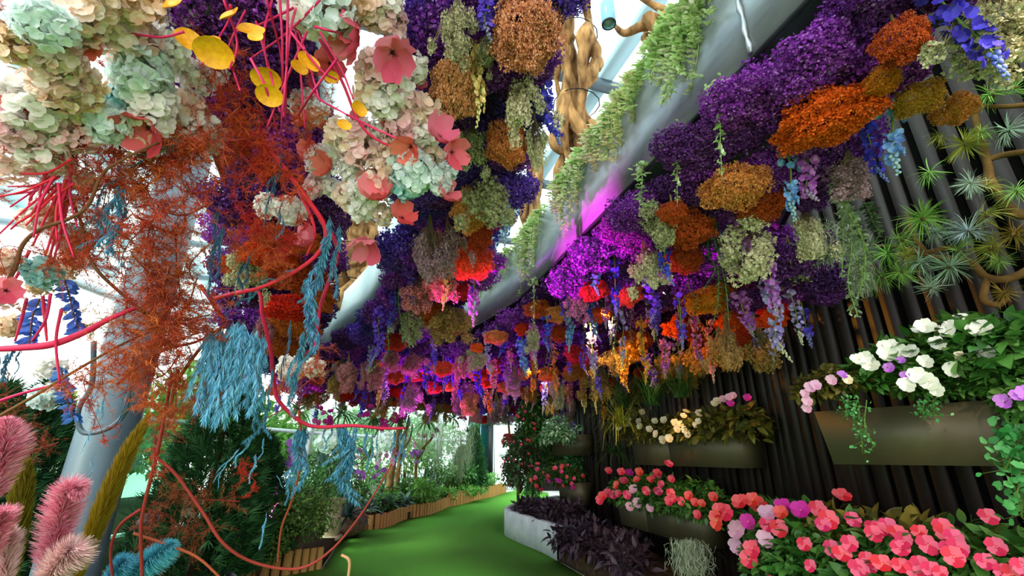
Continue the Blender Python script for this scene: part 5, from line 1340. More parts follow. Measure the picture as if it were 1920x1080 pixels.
STEMS = [((432, 10), (428, 40), (380, 120)), ((560, 0), (545, 60), (530, 210)), ((540, 0), (538, 90), (535, 230)), ((525, 0), (530, 100), (528, 240)), ((500, 0), (528, 110), (532, 220)), ((480, 40), (505, 130), (525, 210)), ((550, 15), (490, 45), (440, 60)), ((600, 0), (540, 60), (470, 110)), ((575, 60), (545, 130), (500, 240)),
         ((510, 0), (495, 80), (520, 200)), ((548, 20), (560, 100), (572, 240)), ((545, 60), (600, 130), (632, 150)), ((570, 90), (590, 175), (650, 215)), ((650, 215), (700, 240), (745, 260)), ((632, 110), (588, 170), (560, 215)), ((600, 60), (640, 130), (662, 185)), ((590, 50), (620, 58), (640, 62)), ((470, 110), (500, 170), (520, 250)), ((460, 20), (440, 60), (420, 110)),
         ((345, 60), (300, 70), (230, 60)), ((420, 0), (445, 80), (430, 130)), ((270, 0), (270, 60), (275, 90)), ((530, 10), (560, 60), (600, 190)), ((430, 110), (440, 140), (450, 170))]
hub = P(530, 220, 1.4)
rt = root('hanging_red_spray', hub); mb = MB()
for s_ in STEMS: tube(mb, cr([P(a, b_, 1.36 + .10 * math.sin(i + a)) for i, (a, b_) in enumerate(s_)], 7), [.0040, .0036, .0026], 5)
me = mb.mesh('stems', M_red, smooth=True); me.transform(Matrix.Translation(-Vector(hub))); obj('stems', me, rt)
for i, (u, v, w, ax) in enumerate(DISCS):
    d = 1.27 + .04 * (i % 3); nd = -FW * .7 + RT * ax[0] + UPV * ax[1]
    obj('disc_leaf', DISC[i % 3], rt, P(u, v, d) - hub, Vector(unit(nd)).to_track_quat('Z', 'Y').to_euler(), w * d / F * .55)
tag(rt, 'spray of bright red stems with round yellow leaves overhead', 'stem spray')
# thick red stems sweeping down through the garland
stem_thing('hanging_red_branch', [(545, 50, 1.6), (590, 60, 1.6), (640, 150, 1.6), (690, 250, 1.65), (800, 300, 1.7)], [.008, .006, .004], M_red, 'thick red stem from the red spray to the pink blossoms')
stem_thing('hanging_red_branch', [(470, 250, 1.7), (520, 300, 1.7), (575, 372, 1.75), (610, 428, 1.8), (600, 470, 1.8), (560, 505, 1.8), (500, 535, 1.8), (440, 552, 1.8)], [.010, .010, .008, .006], M_red, 'thick red stem curving down left of the pale steel fascia', side=[([(560, 355, 1.76), (590, 430, 1.78), (575, 480, 1.78)], [.008, .006, .004])])
stem_thing('hanging_red_branch', [(600, 410, 1.85), (628, 450, 1.85), (632, 485, 1.85), (612, 540, 1.85), (600, 580, 1.9), (592, 640, 1.9), (575, 665, 1.9)], [.009, .008, .006], M_red, 'red stem bending beside the long blue drape')
stem_thing('hanging_red_branch', [(400, 560, 2.0), (480, 545, 2.0), (492, 590, 2.0), (508, 660, 2.05), (514, 720, 2.1), (526, 756, 2.1), (580, 798, 2.15), (660, 798, 2.2), (715, 803, 2.25), (760, 803, 2.3)], [.009, .008, .009, .009, .008, .006], M_red, 'long red stem bending low over the left bushes to the blue drapes')
stem_thing('hanging_red_branch', [(-20, 655, 1.5), (40, 652, 1.5), (100, 645, 1.5), (160, 622, 1.55), (205, 598, 1.55), (260, 575, 1.6)], [.010, .012, .010, .006], M_red, 'thick red stem crossing the left edge of the picture')
stem_thing('hanging_red_branch', [(-10, 755, 1.8), (40, 738, 1.8), (90, 725, 1.8), (118, 720, 1.8)], [.006, .005], M_red, 'red twig low at the left edge above the pink plume')
stem_thing('hanging_red_branch', [(375, 535, 1.9), (395, 560, 1.9), (410, 585, 1.95), (420, 600, 2)], [.010, .012, .008], M_red, 'short red stem holding the big blue drape')
for k, pts in enumerate([[(130, 340), (110, 400), (85, 480)], [(122, 345), (118, 420), (100, 490)], [(100, 370), (105, 430), (88, 500)], [(60, 360), (50, 400), (20, 430)], [(110, 350), (60, 400), (30, 420)], [(0, 230), (50, 238), (90, 248)], [(20, 235), (70, 260), (120, 275)], [(0, 270), (60, 265), (130, 280)], [(0, 330), (40, 315), (110, 300)], [(135, 330), (125, 390), (105, 470)],
                       [(0, 285), (50, 280), (120, 290)], [(80, 555), (85, 610), (88, 640)], [(95, 550), (85, 600), (60, 640)], [(50, 560), (40, 600), (28, 640)], [(115, 580), (105, 640), (112, 720)], [(55, 470), (30, 520), (5, 545)], [(140, 300), (120, 360), (112, 440)], [(118, 290), (128, 350), (110, 420)]]):
    stem_thing('hanging_red_twig', [(a, b_, 1.45 + .02 * (k % 4)) for a, b_ in pts], [.005, .0045, .003], M_red, 'thin red twig in the bundle at the left edge', 'stem', 'red twigs at the left edge', order=pts[1][1], how='from the top')
twr = np.random.default_rng(88)
for k in range(16):
    u0 = twr.uniform(95, 140); v0 = twr.uniform(290, 350); a = twr.uniform(1.45, 3.3); L_ = twr.uniform(80, 150); b_ = a + twr.uniform(-.35, .5)
    pts = [(u0, v0), (u0 + L_ * .5 * math.cos(a), v0 + L_ * .5 * math.sin(a)), (u0 + L_ * (.5 * math.cos(a) + .5 * math.cos(b_)), v0 + L_ * (.5 * math.sin(a) + .5 * math.sin(b_)))]
    stem_thing('hanging_red_twig', [(a_, c_, 1.38 + .03 * (k % 4)) for a_, c_ in pts], [.004, .0036, .0026], M_red, 'thin red twig in the bundle at the left edge', 'stem', 'red twigs at the left edge', order=pts[1][1], how='from the top')
# brown and red-brown long branches
for i, (pts, rd, m, lb) in enumerate([
 ([(-10, 560, 1.4), (25, 510, 1.4), (42, 460, 1.4), (75, 430, 1.4), (130, 410, 1.4), (165, 385, 1.4), (190, 330, 1.4), (220, 305, 1.4), (310, 262, 1.45), (370, 250, 1.5)], [.006, .006, .005, .003], M_brown, 'long brown branch arching up from the left edge'),
 ([(120, 355, 1.5), (150, 410, 1.5), (162, 470, 1.5), (185, 510, 1.5), (225, 548, 1.55), (262, 580, 1.55), (278, 590, 1.6)], [.005, .006, .005], M_brown, 'brown branch dropping from the left twigs to the rust spray'),
 ([(255, 405, 1.6), (290, 425, 1.6), (330, 438, 1.6), (345, 430, 1.6), (347, 400, 1.6)], [.005, .004], M_redbrown, 'hooked red brown twig inside the rust spray'),
 ([(-10, 785, 1.7), (60, 745, 1.7), (150, 690, 1.7), (240, 640, 1.75), (330, 605, 1.8), (395, 590, 1.85)], [.006, .005, .003], M_brown, 'thin brown branch rising across the left garden'),
 ([(560, 770, 2.4), (566, 850, 2.4), (550, 930, 2.4), (528, 990, 2.4), (520, 1060, 2.4)], [.007, .006, .005], M_redbrown, 'hanging red brown stem left of the green path'),
 ([(322, 700, 1.9), (305, 800, 1.9), (292, 860, 1.9), (270, 950, 1.9), (264, 1000, 1.9), (267, 1090, 1.9)], [.006, .007, .0065], M_redbrown, 'tall red brown stem before the thin green pane'),
 ([(264, 955, 1.9), (225, 985, 1.9), (208, 1030, 1.9), (212, 1095, 1.9)], [.007, .006, .005], M_redbrown, 'red brown stem forking to the left at the bottom'),
 ([(294, 858, 1.9), (330, 890, 1.9), (380, 960, 1.9), (420, 1020, 1.9), (480, 1056, 1.95), (560, 1066, 2.0), (620, 1032, 2.0), (680, 960, 2.05), (735, 870, 2.1)], [.0065, .0065, .006, .004], M_redbrown, 'long red brown stem sweeping past the log edging'),
 ([(640, 1040, 2.0), (655, 1052, 2.0), (652, 1090, 2.0)], [.006, .007, .006], mat('tan_stem', ['#c08860', '#d09c74'], .7), 'pale bent twig end over the green path'),
 ([(250, 1000, 2.0), (310, 1020, 2.0), (370, 1045, 2.0), (420, 1090, 2.0)], [.006, .006, .005], M_redbrown, 'low red brown stem at the bottom left'),
 ([(220, 720, 1.8), (300, 660, 1.85), (370, 640, 1.9), (420, 610, 1.95)], [.007, .006, .004], M_redbrown, 'red brown branch crossing below the rust spray'),
 ([(320, 760, 1.85), (330, 720, 1.85), (370, 660, 1.85), (415, 615, 1.9)], [.006, .007, .005], M_redbrown, 'curved red brown branch left of the big blue drape'),
 ([(225, 0, 1.6), (260, 120, 1.6), (330, 230, 1.6), (365, 260, 1.6)], [.002, .002], M_brown, 'thin dark twig over the mint hydrangeas'),
 ([(40, 240, 1.45), (75, 320, 1.45), (140, 380, 1.45)], [.002, .002], M_brown, 'thin dark twig over the white hydrangeas at the left'),
 ([(205, 190, 1.5), (210, 230, 1.5), (225, 280, 1.5)], [.003, .002], M_brown, 'short dark twig left of the rust spray'),
 ([(600, 700, 2.6), (560, 730, 2.6), (540, 760, 2.6), (490, 790, 2.6)], [.004, .003], M_redbrown, 'thin red brown twig before the far canopy flowers')]):
    stem_thing('hanging_branch', pts, rd, m, lb, 'branch')

# wispy rust coloured sprays
def wisp_mesh(seed, nb=40, nn=46, nl=.06):
    r = np.random.default_rng(seed); mb = MB(); st = MB()
    cv = cr([(0, 0, 0), (.08 * r.normal(), .08 * r.normal(), .35), (.12 * r.normal(), .12 * r.normal(), .7), (.16 * r.normal(), .16 * r.normal(), 1)], 6)
    tube(st, cv, [.007, .004, .002], 4)
    t = r.uniform(.04, 1, nb); b0 = np.stack([np.interp(t, np.linspace(0, 1, len(cv)), cv[:, k]) for k in range(3)], 1)
    d = unit(r.normal(size=(nb, 3)) + np.array([0, 0, .55])); ln = r.uniform(.14, .36, nb) * (1.15 - .5 * t)
    for i in range(nb):
        c = cr([b0[i], b0[i] + d[i] * ln[i] * .5 + r.normal(size=3) * .02, b0[i] + d[i] * ln[i] + np.array([0, 0, -.04]) + r.normal(size=3) * .04], 4)
        ribbons(st, c[:-1], c[1:], np.full(len(c) - 1, .004), r)
        k = r.integers(0, len(c) - 1, nn); f = r.random((nn, 1)); a = c[k] * (1 - f) + c[k + 1] * f
        nd = unit(r.normal(size=(nn, 3)) + .5 * d[i]); ribbons(mb, a, a + nd * nl * r.uniform(.4, 1.2, (nn, 1)), np.full(nn, .0045), r)
    return st.mesh('twigs', M_redbrown), mb.mesh('needles', mat('rust_needle', ['#9a3820', '#c05028', '#d8683a', '#a84424'], .7, .2, .12))
WISP = [wisp_mesh(1000 + i) for i in range(5)]
M_wisp2 = mat('rust_needle_red', ['#a02418', '#c83a22', '#d84c30', '#b02e1c'], .7, .2, .12)
M_wisp3 = mat('rust_needle_orange', ['#b0501c', '#cc6824', '#d87c34'], .7, .2, .12)
M_wisp5 = mat('rust_needle_dark', ['#6a3020', '#8c4428', '#a05434'], .75, .15, .12)
M_wisp4 = mat('needle_ochre', ['#a87818', '#c89424', '#d8a834'], .7, .25, .1)
for i, (u, v, d, L, ang, k) in enumerate([
 (560, 330, 1.7, 190, 160, 1), (470, 90, 1.6, 170, 250, 1), (520, 220, 1.7, 190, 215, 1), (420, 130, 1.6, 150, 265, 1), (450, 200, 1.6, 200, 235, 1), (500, 300, 1.7, 190, 185, 1), (470, 260, 1.6, 230, 205, 0), (400, 250, 1.6, 220, 190, 0), (380, 300, 1.55, 230, 185, 0), (330, 290, 1.5, 200, 180, 0), (430, 330, 1.6, 220, 200, 0),
 (480, 240, 1.65, 180, 300, 1), (560, 260, 1.75, 130, 60, 2), (520, 330, 1.7, 130, 130, 2), (590, 280, 1.75, 110, 110, 1), (400, 380, 1.6, 230, 195, 0), (360, 360, 1.55, 230, 235, 0), (300, 380, 1.55, 220, 265, 0), (330, 430, 1.55, 210, 240, 0), (260, 340, 1.5, 200, 190, 0), (220, 330, 1.45, 180, 175, 0), (170, 320, 1.45, 150, 165, 0),
 (290, 450, 1.6, 220, 270, 0), (250, 480, 1.6, 200, 285, 0), (320, 500, 1.65, 200, 260, 0), (280, 540, 1.65, 200, 275, 0), (240, 560, 1.65, 180, 265, 0), (300, 600, 1.7, 180, 280, 0), (260, 640, 1.7, 160, 285, 0), (310, 620, 1.75, 170, 250, 0), (340, 660, 1.8, 170, 215, 0), (390, 620, 1.8, 150, 200, 0), (420, 640, 1.85, 140, 230, 0),
 (270, 300, 1.5, 170, 120, 0), (350, 250, 1.55, 170, 150, 0), (200, 360, 1.5, 140, 230, 0), (420, 420, 1.7, 130, 300, 0), (450, 380, 1.7, 140, 320, 1), (500, 400, 1.75, 130, 280, 0), (560, 400, 1.8, 110, 250, 1), (240, 260, 1.45, 140, 100, 0), (130, 370, 1.45, 120, 230, 0), (215, 590, 1.7, 120, 200, 3), (160, 490, 1.7, 90, 200, 3), (60, 340, 1.5, 100, 200, 0),
 (330, 720, 1.9, 150, 250, 0), (440, 740, 2.3, 130, 200, 0), (600, 640, 2.6, 130, 240, 0), (570, 690, 2.6, 110, 200, 0), (450, 940, 2.3, 130, 165, 0), (400, 990, 2.2, 130, 190, 0), (450, 860, 2.3, 70, 290, 1), (350, 560, 1.65, 190, 240, 0), (210, 430, 1.5, 180, 200, 0), (250, 400, 1.5, 190, 210, 0), (180, 450, 1.55, 150, 230, 0), (400, 450, 1.65, 180, 230, 0), (370, 520, 1.65, 180, 250, 0), (300, 330, 1.5, 200, 200, 2), (350, 420, 1.6, 180, 220, 2), (60, 800, 2.2, 130, 160, 0), (110, 830, 2.2, 140, 190, 0), (330, 1050, 2.1, 120, 140, 0)]):
    a = math.radians(ang + fr_.normal() * 8); dr = RT * math.cos(a) + UPV * math.sin(a) + FW * fr_.normal() * .25
    s = L * d / F; x_, y_ = WISP[i % 5]
    rt = root('hanging_wispy_spray', P(u, v, d), Vector(unit(dr)).to_track_quat('Z', 'Y').to_euler(), (s * 1.25, s * 1.25, s))
    obj('twigs', x_, rt); obj('needles', y_, rt, m=[None, M_wisp2, M_wisp3, M_wisp4][k] if v < 740 or k else M_wisp5)
    kn = ['rust brown', 'bright red', 'orange', 'ochre yellow'][k]
    zone = 'in the overhead tangle' if v < 300 else ('in the middle tangle' if v < 520 else ('low in the tangle by the grey column' if v < 740 else 'over the dark conifer'))
    tag(rt, f'{kn} wispy spray {zone}', 'dried foliage', 'wispy sprays in the garland', v, 'from the top')

# blue dyed drapes of needle leaves
def tassel_mesh(seed, n=120, spread=.32, ll=.15, w=.13):
    r = np.random.default_rng(seed); mb = MB(); st = MB()
    cv = cr([(0, 0, 0), (.05 * r.normal(), .05 * r.normal(), -.3), (.09 * r.normal(), .09 * r.normal(), -.6), (.12 * r.normal(), .12 * r.normal(), -.9)], 6)
    tube(st, cv, [.012, .006, .003], 4)
    t = np.sort(r.uniform(0, 1, n)); a = np.stack([np.interp(t, np.linspace(0, 1, len(cv)), cv[:, k]) for k in range(3)], 1)
    d = unit(np.stack([r.normal(size=n) * spread, r.normal(size=n) * spread, -np.ones(n)], 1))
    scatter(mb, blade(w, .12, .1, 3, .45, .2), frames(d, r), a, ll * r.uniform(.6, 1.25, n) * (1.1 - .45 * t))
    m0 = mat('blue_needle', ['#2c6488', '#4082a4', '#5a9cba', '#74b0c8', '#346e92'], .6, .2, .12)
    return st.mesh('stem', mat('blue_stem', ['#3a4a58', '#54503c'])), mb.mesh('needles', m0)
TAS = [tassel_mesh(1100 + i, 230, .34) for i in range(3)] + [tassel_mesh(1110 + i, 60, .22, .2, .12) for i in range(2)]
M_bl_lt = mat('blue_needle_light', ['#4a94b8', '#68b0d0', '#8cc6dc', '#5aa2c4'], .6, .2, .1)
M_bl_dk = mat('blue_needle_dark', ['#24485e', '#34607c', '#4c7a94', '#2a5068'], .6, .15, .1)
def drape(strands, label, name='hanging_blue_drape', m=None, stem=None):
    """one drape: every strand (u, v top, v bottom, distance, width factor, lean) is a child of it"""
    u0, v0, _, d0 = strands[0][:4]; o0 = P(u0, v0, d0); rt = root(name, o0)
    for i, s_ in enumerate(strands):
        u, v, v1, d = s_[:4]; wf = s_[4] if len(s_) > 4 else 1.0; ln = s_[5] if len(s_) > 5 else 0.0
        p = P(u, v, d); L = max(.05, p[2] - zat(p[1], v1)) * 1.08
        a, b = TAS[int(fr_.integers(3))] if wf > .6 else TAS[3 + int(fr_.integers(2))]
        c = root('strand', p - o0, (0, ln, fr_.uniform(0, 6.28)) if not ln else (0, ln, 0), (L * wf, L * wf, L)); c.parent = rt
        obj('stem', a, c); obj('needles', b, c, m=m)
    if stem:
        mb = MB(); tube(mb, cr([P(*q) for q in stem], 6), [.008, .007, .004], 5); me = mb.mesh('stem', M_red, smooth=True); me.transform(Matrix.Translation(-Vector(o0))); obj('stem', me, rt)
    tag(rt, label, 'dried foliage', 'blue drapes in the garland'); return rt
# the big pale blue one
S = []
for k in range(44):
    f = k / 43; u = 398 + 98 * f + fr_.normal() * 5; v = 592 + 26 * abs(f - .45) * 2 + fr_.uniform(0, 40)
    S.append((u, v, fr_.uniform(690, 805) - 40 * abs(f - .4), 1.75 + .08 * fr_.random(), .62 if k % 3 else .9))
drape(S, 'big pale blue feathery drape hanging in front of the dark conifer', m=M_bl_lt)
drape([(618, 405, 520, 1.8, .8), (612, 440, 560, 1.8), (600, 480, 600, 1.82), (594, 520, 640, 1.85), (590, 560, 660, 1.85), (585, 590, 690, 1.86), (570, 620, 720, 1.88), (562, 650, 745, 1.9), (555, 690, 780, 1.92, .8), (636, 420, 520, 1.85, .8), (632, 460, 555, 1.86, .8)], 'long blue drape winding down beside the pale steel fascia')
drape([(225, 345, 430, 1.5, .8), (215, 370, 470, 1.5), (235, 350, 455, 1.5), (200, 380, 465, 1.52, .9), (190, 360, 420, 1.52, .8), (238, 390, 490, 1.54, .8)], 'blue drape beside the brown branch at the left')
drape([(412, 385, 480, 1.7, .7), (420, 420, 520, 1.7, .7), (405, 450, 550, 1.7, .7), (440, 540, 600, 1.75, .6)], 'dark blue drape in front of the white sky left of the canopies', m=M_bl_dk)
drape([(528, 285, 380, 1.7, .6), (520, 320, 420, 1.7, .6), (534, 370, 450, 1.72, .6)], 'thin dark blue drape within the rust sprays', m=M_bl_dk)
drape([(300, 285, 320, 1.5, .9, 1.2), (270, 300, 340, 1.5, .8, 1.0), (330, 270, 300, 1.5, .8, 1.2), (230, 330, 375, 1.5, .8, .7)], 'grey blue needle twig lying across the overhead rust spray', m=M_bl_dk)
drape([(570, 500, 545, 1.85, .9, 1.1), (540, 515, 560, 1.85, .9, 1.1), (510, 530, 580, 1.85, .9, 1.0), (485, 545, 590, 1.85, .8, .8), (575, 520, 570, 1.85)], 'blue needle twig lying along the curved red stem')
drape([(574, 800, 915, 2.2, 1.3), (566, 805, 880, 2.2, 1.3), (570, 800, 905, 2.2, 1.2), (560, 800, 890, 2.2, 1.2), (578, 810, 880, 2.22, .9), (550, 870, 930, 2.25, .7)], 'blue drape at the bend of the low red stem')
drape([(636, 795, 850, 2.2, 1.4), (646, 800, 880, 2.2, 1.3), (640, 795, 870, 2.2, 1.4), (650, 800, 900, 2.2, 1.3), (655, 810, 930, 2.2, 1.3), (660, 840, 945, 2.2, 1.3), (668, 800, 850, 2.2, 1.4), (656, 860, 940, 2.21, 1.2), (645, 830, 910, 2.22), (665, 800, 860, 2.2), (610, 800, 845, 2.2, .8), (622, 795, 840, 2.2, .8)], 'thick blue drape hanging from the middle of the low red stem')
drape([(740, 805, 865, 2.3, .9), (752, 808, 860, 2.3, .8), (758, 810, 870, 2.3, .7)], 'short blue drape at the tip of the low red stem')
drape([(688, 808, 880, 2.25, .7), (700, 810, 870, 2.25, .7), (710, 808, 865, 2.25, .6)], 'small blue drape before the tip of the low red stem')
drape([(500, 730, 800, 2.0, 1.0), (490, 745, 830, 2.0), (508, 750, 820, 2.0, .9), (482, 770, 835, 2.05, .7), (512, 690, 760, 2.0, .7)], 'blue drape on the red stem left of its bend')
drape([(470, 830, 880, 2.0, .7, .6), (450, 840, 900, 2.0, .6, .7), (430, 860, 910, 2.0, .6, .5), (480, 850, 905, 2.0, .7), (415, 880, 920, 2.0, .6), (495, 820, 860, 2.0, .7)], 'pale blue branching needle twig before the dark conifer', m=M_bl_lt)
drape([(500, 960, 1000, 2.0, .6), (495, 980, 1030, 2.0, .7), (518, 890, 920, 2.0, .5, -.6)], 'small blue tuft hanging on a thread left of the boxwood', m=M_bl_lt)
drape([(545, 885, 945, 2.3, .8), (556, 890, 935, 2.3, .8), (540, 880, 925, 2.3, .7)], 'blue tuft above the boxwood bush')
drape([(178, 850, 890, 1.9, .6), (172, 885, 950, 1.9, .6), (185, 760, 850, 1.9, .6), (200, 735, 800, 1.9, .6), (190, 700, 780, 1.9, .5)], 'thin blue drape before the grey column', m=M_bl_lt)
drape([(245, 730, 800, 1.9, .6), (235, 760, 830, 1.9, .5), (250, 690, 760, 1.9, .6)], 'sparse blue grey drape right of the grey column', m=M_bl_dk)
drape([(15, 660, 735, 1.6), (28, 650, 715, 1.6, .9), (0, 665, 725, 1.6), (40, 655, 700, 1.6, .8)], 'dark blue drape at the left picture edge', m=M_bl_dk)
drape([(545, 600, 720, 2.0, .5), (472, 470, 540, 1.85, .7), (458, 490, 570, 1.85, .7)], 'thin blue drape left of the orange canopy flowers', m=M_bl_dk)
# cobalt leaf sprigs
def sprig(pts, label, seed):
    r = np.random.default_rng(seed); st = MB(); lf = MB(); c = cr([P(*q) for q in pts], 8); tube(st, c, .003, 4)
    i = np.arange(0, len(c)).repeat(2); n = len(i); s = np.where(np.arange(n) % 2, 1, -1)[:, None]
    d = unit(RT * s * .9 - UPV * .35 + .35 * r.normal(size=(n, 3))); scatter(lf, blade(.42, .2, .15, 3, .5, .2), frames(d, r, -FW), c[i], .042 * r.uniform(.7, 1.15, n))
    rt = root('hanging_leaf_sprig', c[0])
    for nm, b_, m_ in (('stem', st, M_brown), ('leaves', lf, mat('cobalt_leaf', ['#24448c', '#3458a8', '#4c74c0'], .5, .2))):
        me = b_.mesh(nm, m_); me.transform(Matrix.Translation(-Vector(c[0]))); obj(nm, me, rt)
    tag(rt, label, 'leaf sprig')
sprig([(120, 525, 1.6), (132, 560, 1.6), (138, 590, 1.6), (150, 620, 1.6)], 'cobalt blue leaf sprig right of the aqua hydrangea', 1)
sprig([(75, 560, 1.55), (62, 590, 1.55), (58, 620, 1.55), (55, 645, 1.55)], 'cobalt blue leaf sprig below the aqua hydrangea', 2)
sprig([(115, 690, 1.8), (122, 730, 1.8), (130, 765, 1.8), (138, 785, 1.8)], 'cobalt blue leaf sprig above the pink plume', 3)

# pampas and bristle plumes rising at the lower left
def plume(pts, rad, n, m, label, seed, name='pampas_plume', hl=1.0, tight=.5, droop=.35):
    r = np.random.default_rng(seed); c = cr([P(*q) for q in pts], 10); mb = MB(); st = MB(); n = int(n * 1.6)
    tube(st, np.vstack([[c[0][0] * 1.02, c[0][1], .14], c]), [.010, .010, .008, .004], 5)
    tt = r.uniform(0, 1, n) ** .9; i = tt * (len(c) - 1.001); k = i.astype(int); f = (i - k)[:, None]
    a = c[k] * (1 - f) + c[k + 1] * f; ax = unit(c[k + 1] - c[k])
    o_ = unit(np.cross(ax, r.normal(size=(n, 3))))
    prof = (np.sin(PI * np.clip(.12 + .8 * tt, 0, 1)) ** .6)[:, None]
    ln = rad * .60 * (1 - .55 * tt[:, None] ** 3) * prof * r.uniform(.5, 1.25, (n, 1)) * hl
    mid = a + (ax * tight * 2.0 + o_ * .7) * ln; b = mid + (ax * tight * 1.5 + o_ * .5 + np.array([0, 0, -droop])) * ln
    ribbons(mb, a, b, np.full(n, .0021), r, 0, mid)
    rt = root(name, c[0])
    for nm, b_, m_ in (('stalk', st, M_brown), ('hairs', mb, m)):
        me = b_.mesh(nm, m_); me.transform(Matrix.Translation(-Vector(c[0]))); obj(nm, me, rt)
    tag(rt, label, 'plume'); return rt
PK = mat('plume_pink', ['#d8668c', '#ec8cac', '#f4b0c4', '#e0789c', '#f8ccd4'], .7, .3, .05)
PKP = mat('plume_pale_pink', ['#dca0a8', '#ecc0c0', '#f4d8d4'], .7, .3, .05)
PB_ = mat('plume_blue', ['#3a9cb8', '#5cb8d0', '#88d0e0', '#48a8c4'], .7, .3, .05)
PO = mat('plume_olive', ['#5c5010', '#7a6a18', '#948424', '#685a14'], .75, .2, .08)
PY = mat('plume_mustard', ['#7a5c0c', '#9c7c14', '#b89a28', '#8a6c10'], .75, .2, .08)
plume([(95, 1110, 1.6), (100, 1040, 1.6), (112, 980, 1.6), (128, 925, 1.6), (150, 918, 1.58)], .085, 3600, PK, 'bright pink pampas plume standing between two olive plumes', 1)
plume([(70, 1120, 1.55), (95, 1080, 1.55), (120, 1050, 1.55), (135, 1030, 1.55)], .09, 2000, PKP, 'pale pink pampas plume at the bottom left edge', 2)
plume([(-20, 950, 1.4), (-5, 890, 1.4), (8, 840, 1.4), (10, 790, 1.4)], .085, 2600, PK, 'pink pampas plume at the left picture edge', 3)
plume([(-15, 1050, 1.5), (0, 990, 1.5), (8, 960, 1.5)], .06, 1400, PK, 'small pink plume low at the left picture edge', 4)
plume([(10, 1110, 1.55), (12, 1040, 1.55), (20, 990, 1.55)], .06, 1200, PKP, 'pale plume behind the olive plume', 5)
plume([(215, 1120, 2.0), (250, 1080, 2.0), (290, 1045, 2.0), (325, 1020, 2.0)], .085, 2600, PB_, 'turquoise pampas plume leaning right at the bottom', 6)
plume([(185, 1110, 1.95), (215, 1075, 1.95), (235, 1050, 1.95)], .07, 1800, PB_, 'turquoise pampas plume behind the first turquoise one', 7)
plume([(20, 1110, 1.8), (28, 1030, 1.8), (38, 950, 1.8), (50, 870, 1.8)], .066, 5200, PO, 'upright dark olive bristle plume at the left', 8, 'bristle_plume', .8, 1.1, .1)
plume([(135, 1110, 1.9), (160, 1040, 1.9), (195, 950, 1.9), (235, 860, 1.9), (275, 785, 1.95)], .066, 6400, PY, 'leaning mustard yellow bristle plume before the grey column', 9, 'bristle_plume', .8, 1.1, .1)

def base(u, d, z=.14):
    p = P(u, 855, d); return np.array([p[0], p[1], z])
# ------------------------------------------------------------------ the planted garden on the left of the path
# grey column with its cable conduit
c0 = P(192, 844, 3.75); cx, cy = c0[0], c0[1]
mb = MB(); lathe(mb, [(.24, 0), (.24, .03), (.205, .05), (.205, 7.3)], 40); M_col = M_grey_paint
o = obj('column', mb.mesh('column', M_col, smooth=True), None, (cx, cy, .14)); o['kind'] = 'structure'
mb = MB(); q = [P(176, 640, 3.45), P(172, 720, 3.45), P(150, 760, 3.42), P(146, 790, 3.42), P(160, 812, 3.42), P(205, 802, 3.45), P(235, 770, 3.45), P(245, 700, 3.45)]
tube(mb, cr(q, 8), .018, 8); o = obj('cable_conduit', mb.mesh('conduit', M_grey_paint, smooth=True)); tag(o, 'looped grey cable conduit on the grey column', 'conduit')
# thin green glass screen with a pale post
a = base(222, 5.2); b = base(340, 5.7); mb = MB()
box(mb, (a[0] - .035, a[1] - .035, .1), (a[0] + .035, a[1] + .035, 2.3))
rt = root('glass_screen', (0, 0, 0)); obj('post', mb.mesh('post', surf('olive_post', '#6c6a50', '#8a866a', 4, .7)), rt)
M_gscreen = glass('green_glass', '#8fcfae', .22)
mb = MB(); mb.add([(a[0], a[1], .2), (b[0], b[1], .2), (b[0], b[1], 2.1), (a[0], a[1], 2.1)], [(0, 1, 2, 3)]); obj('pane', mb.mesh('pane', M_gscreen), rt)
tag(rt, 'pale green glass screen with an olive post beside the grey column', 'screen')

def conifer(loc, h, rad, n, label, seed, m, fl=.16):
    r = np.random.default_rng(seed); mb = MB(); st = MB()
    t = r.uniform(0, 1, n) ** 1.25; ph = r.uniform(0, 6.28, n); prof = (1 - t) ** .75 * (.75 + .25 * np.minimum(1, t * 9)) * (1 + .16 * np.sin(9 * ph + 14 * t))
    rr = rad * prof * r.uniform(.7, 1.05, n)
    pos = np.stack([rr * np.cos(ph), rr * np.sin(ph), h * (.03 + .96 * t)], 1)
    d = unit(np.stack([np.cos(ph), np.sin(ph), r.uniform(.1, 1.2, n)], 1) + .35 * r.normal(size=(n, 3)))
    fan = blade(.10, .15, 0, 2, .45, .3); V = []; Q = []
    for a_ in (-.75, -.4, -.1, .15, .45, .8):
        cs, sn = math.cos(a_), math.sin(a_); bb = len(V); L_ = 1 - .45 * abs(a_)
        for x, y, z in fan[0]: V.append((x + .2 * abs(a_) * z, (cs * y + sn * z) * L_, (-sn * y + cs * z) * L_))
        Q += [tuple(bb + k for k in f) for f in fan[1]]
    scatter(mb, (np.array(V), Q, []), frames(d, r), pos, fl * r.uniform(.6, 1.2, n))
    tube(st, [(0, 0, -.1), (0, 0, h * .5), (0, 0, h * .92)], [.05, .04, .01], 7)
    rt = root('conifer', loc); obj('foliage', mb.mesh('foliage', m), rt); obj('trunk', st.mesh('trunk', mat('twig_brown', ['#4a3420'])), rt)
    tag(rt, label, 'conifer'); return rt
CN = mat('conifer_green', ['#14301a', '#1e4424', '#2c5830', '#3e6a38', '#183a1e'], .7, .1, .08)
CN2 = mat('conifer_fresh', ['#24482a', '#346438', '#4c8048', '#2a5430'], .7, .1, .08)
def at(u, v, z=.14): p = Pz(u, v, z); return p
conifer(base(408, 5.0), 2.3, .62, 4200, 'big dark conifer behind the pale blue drape', 1, CN)
conifer(base(55, 4.4), 1.9, .62, 3600, 'dark conifer at the far left behind the pink plumes', 3, CN)
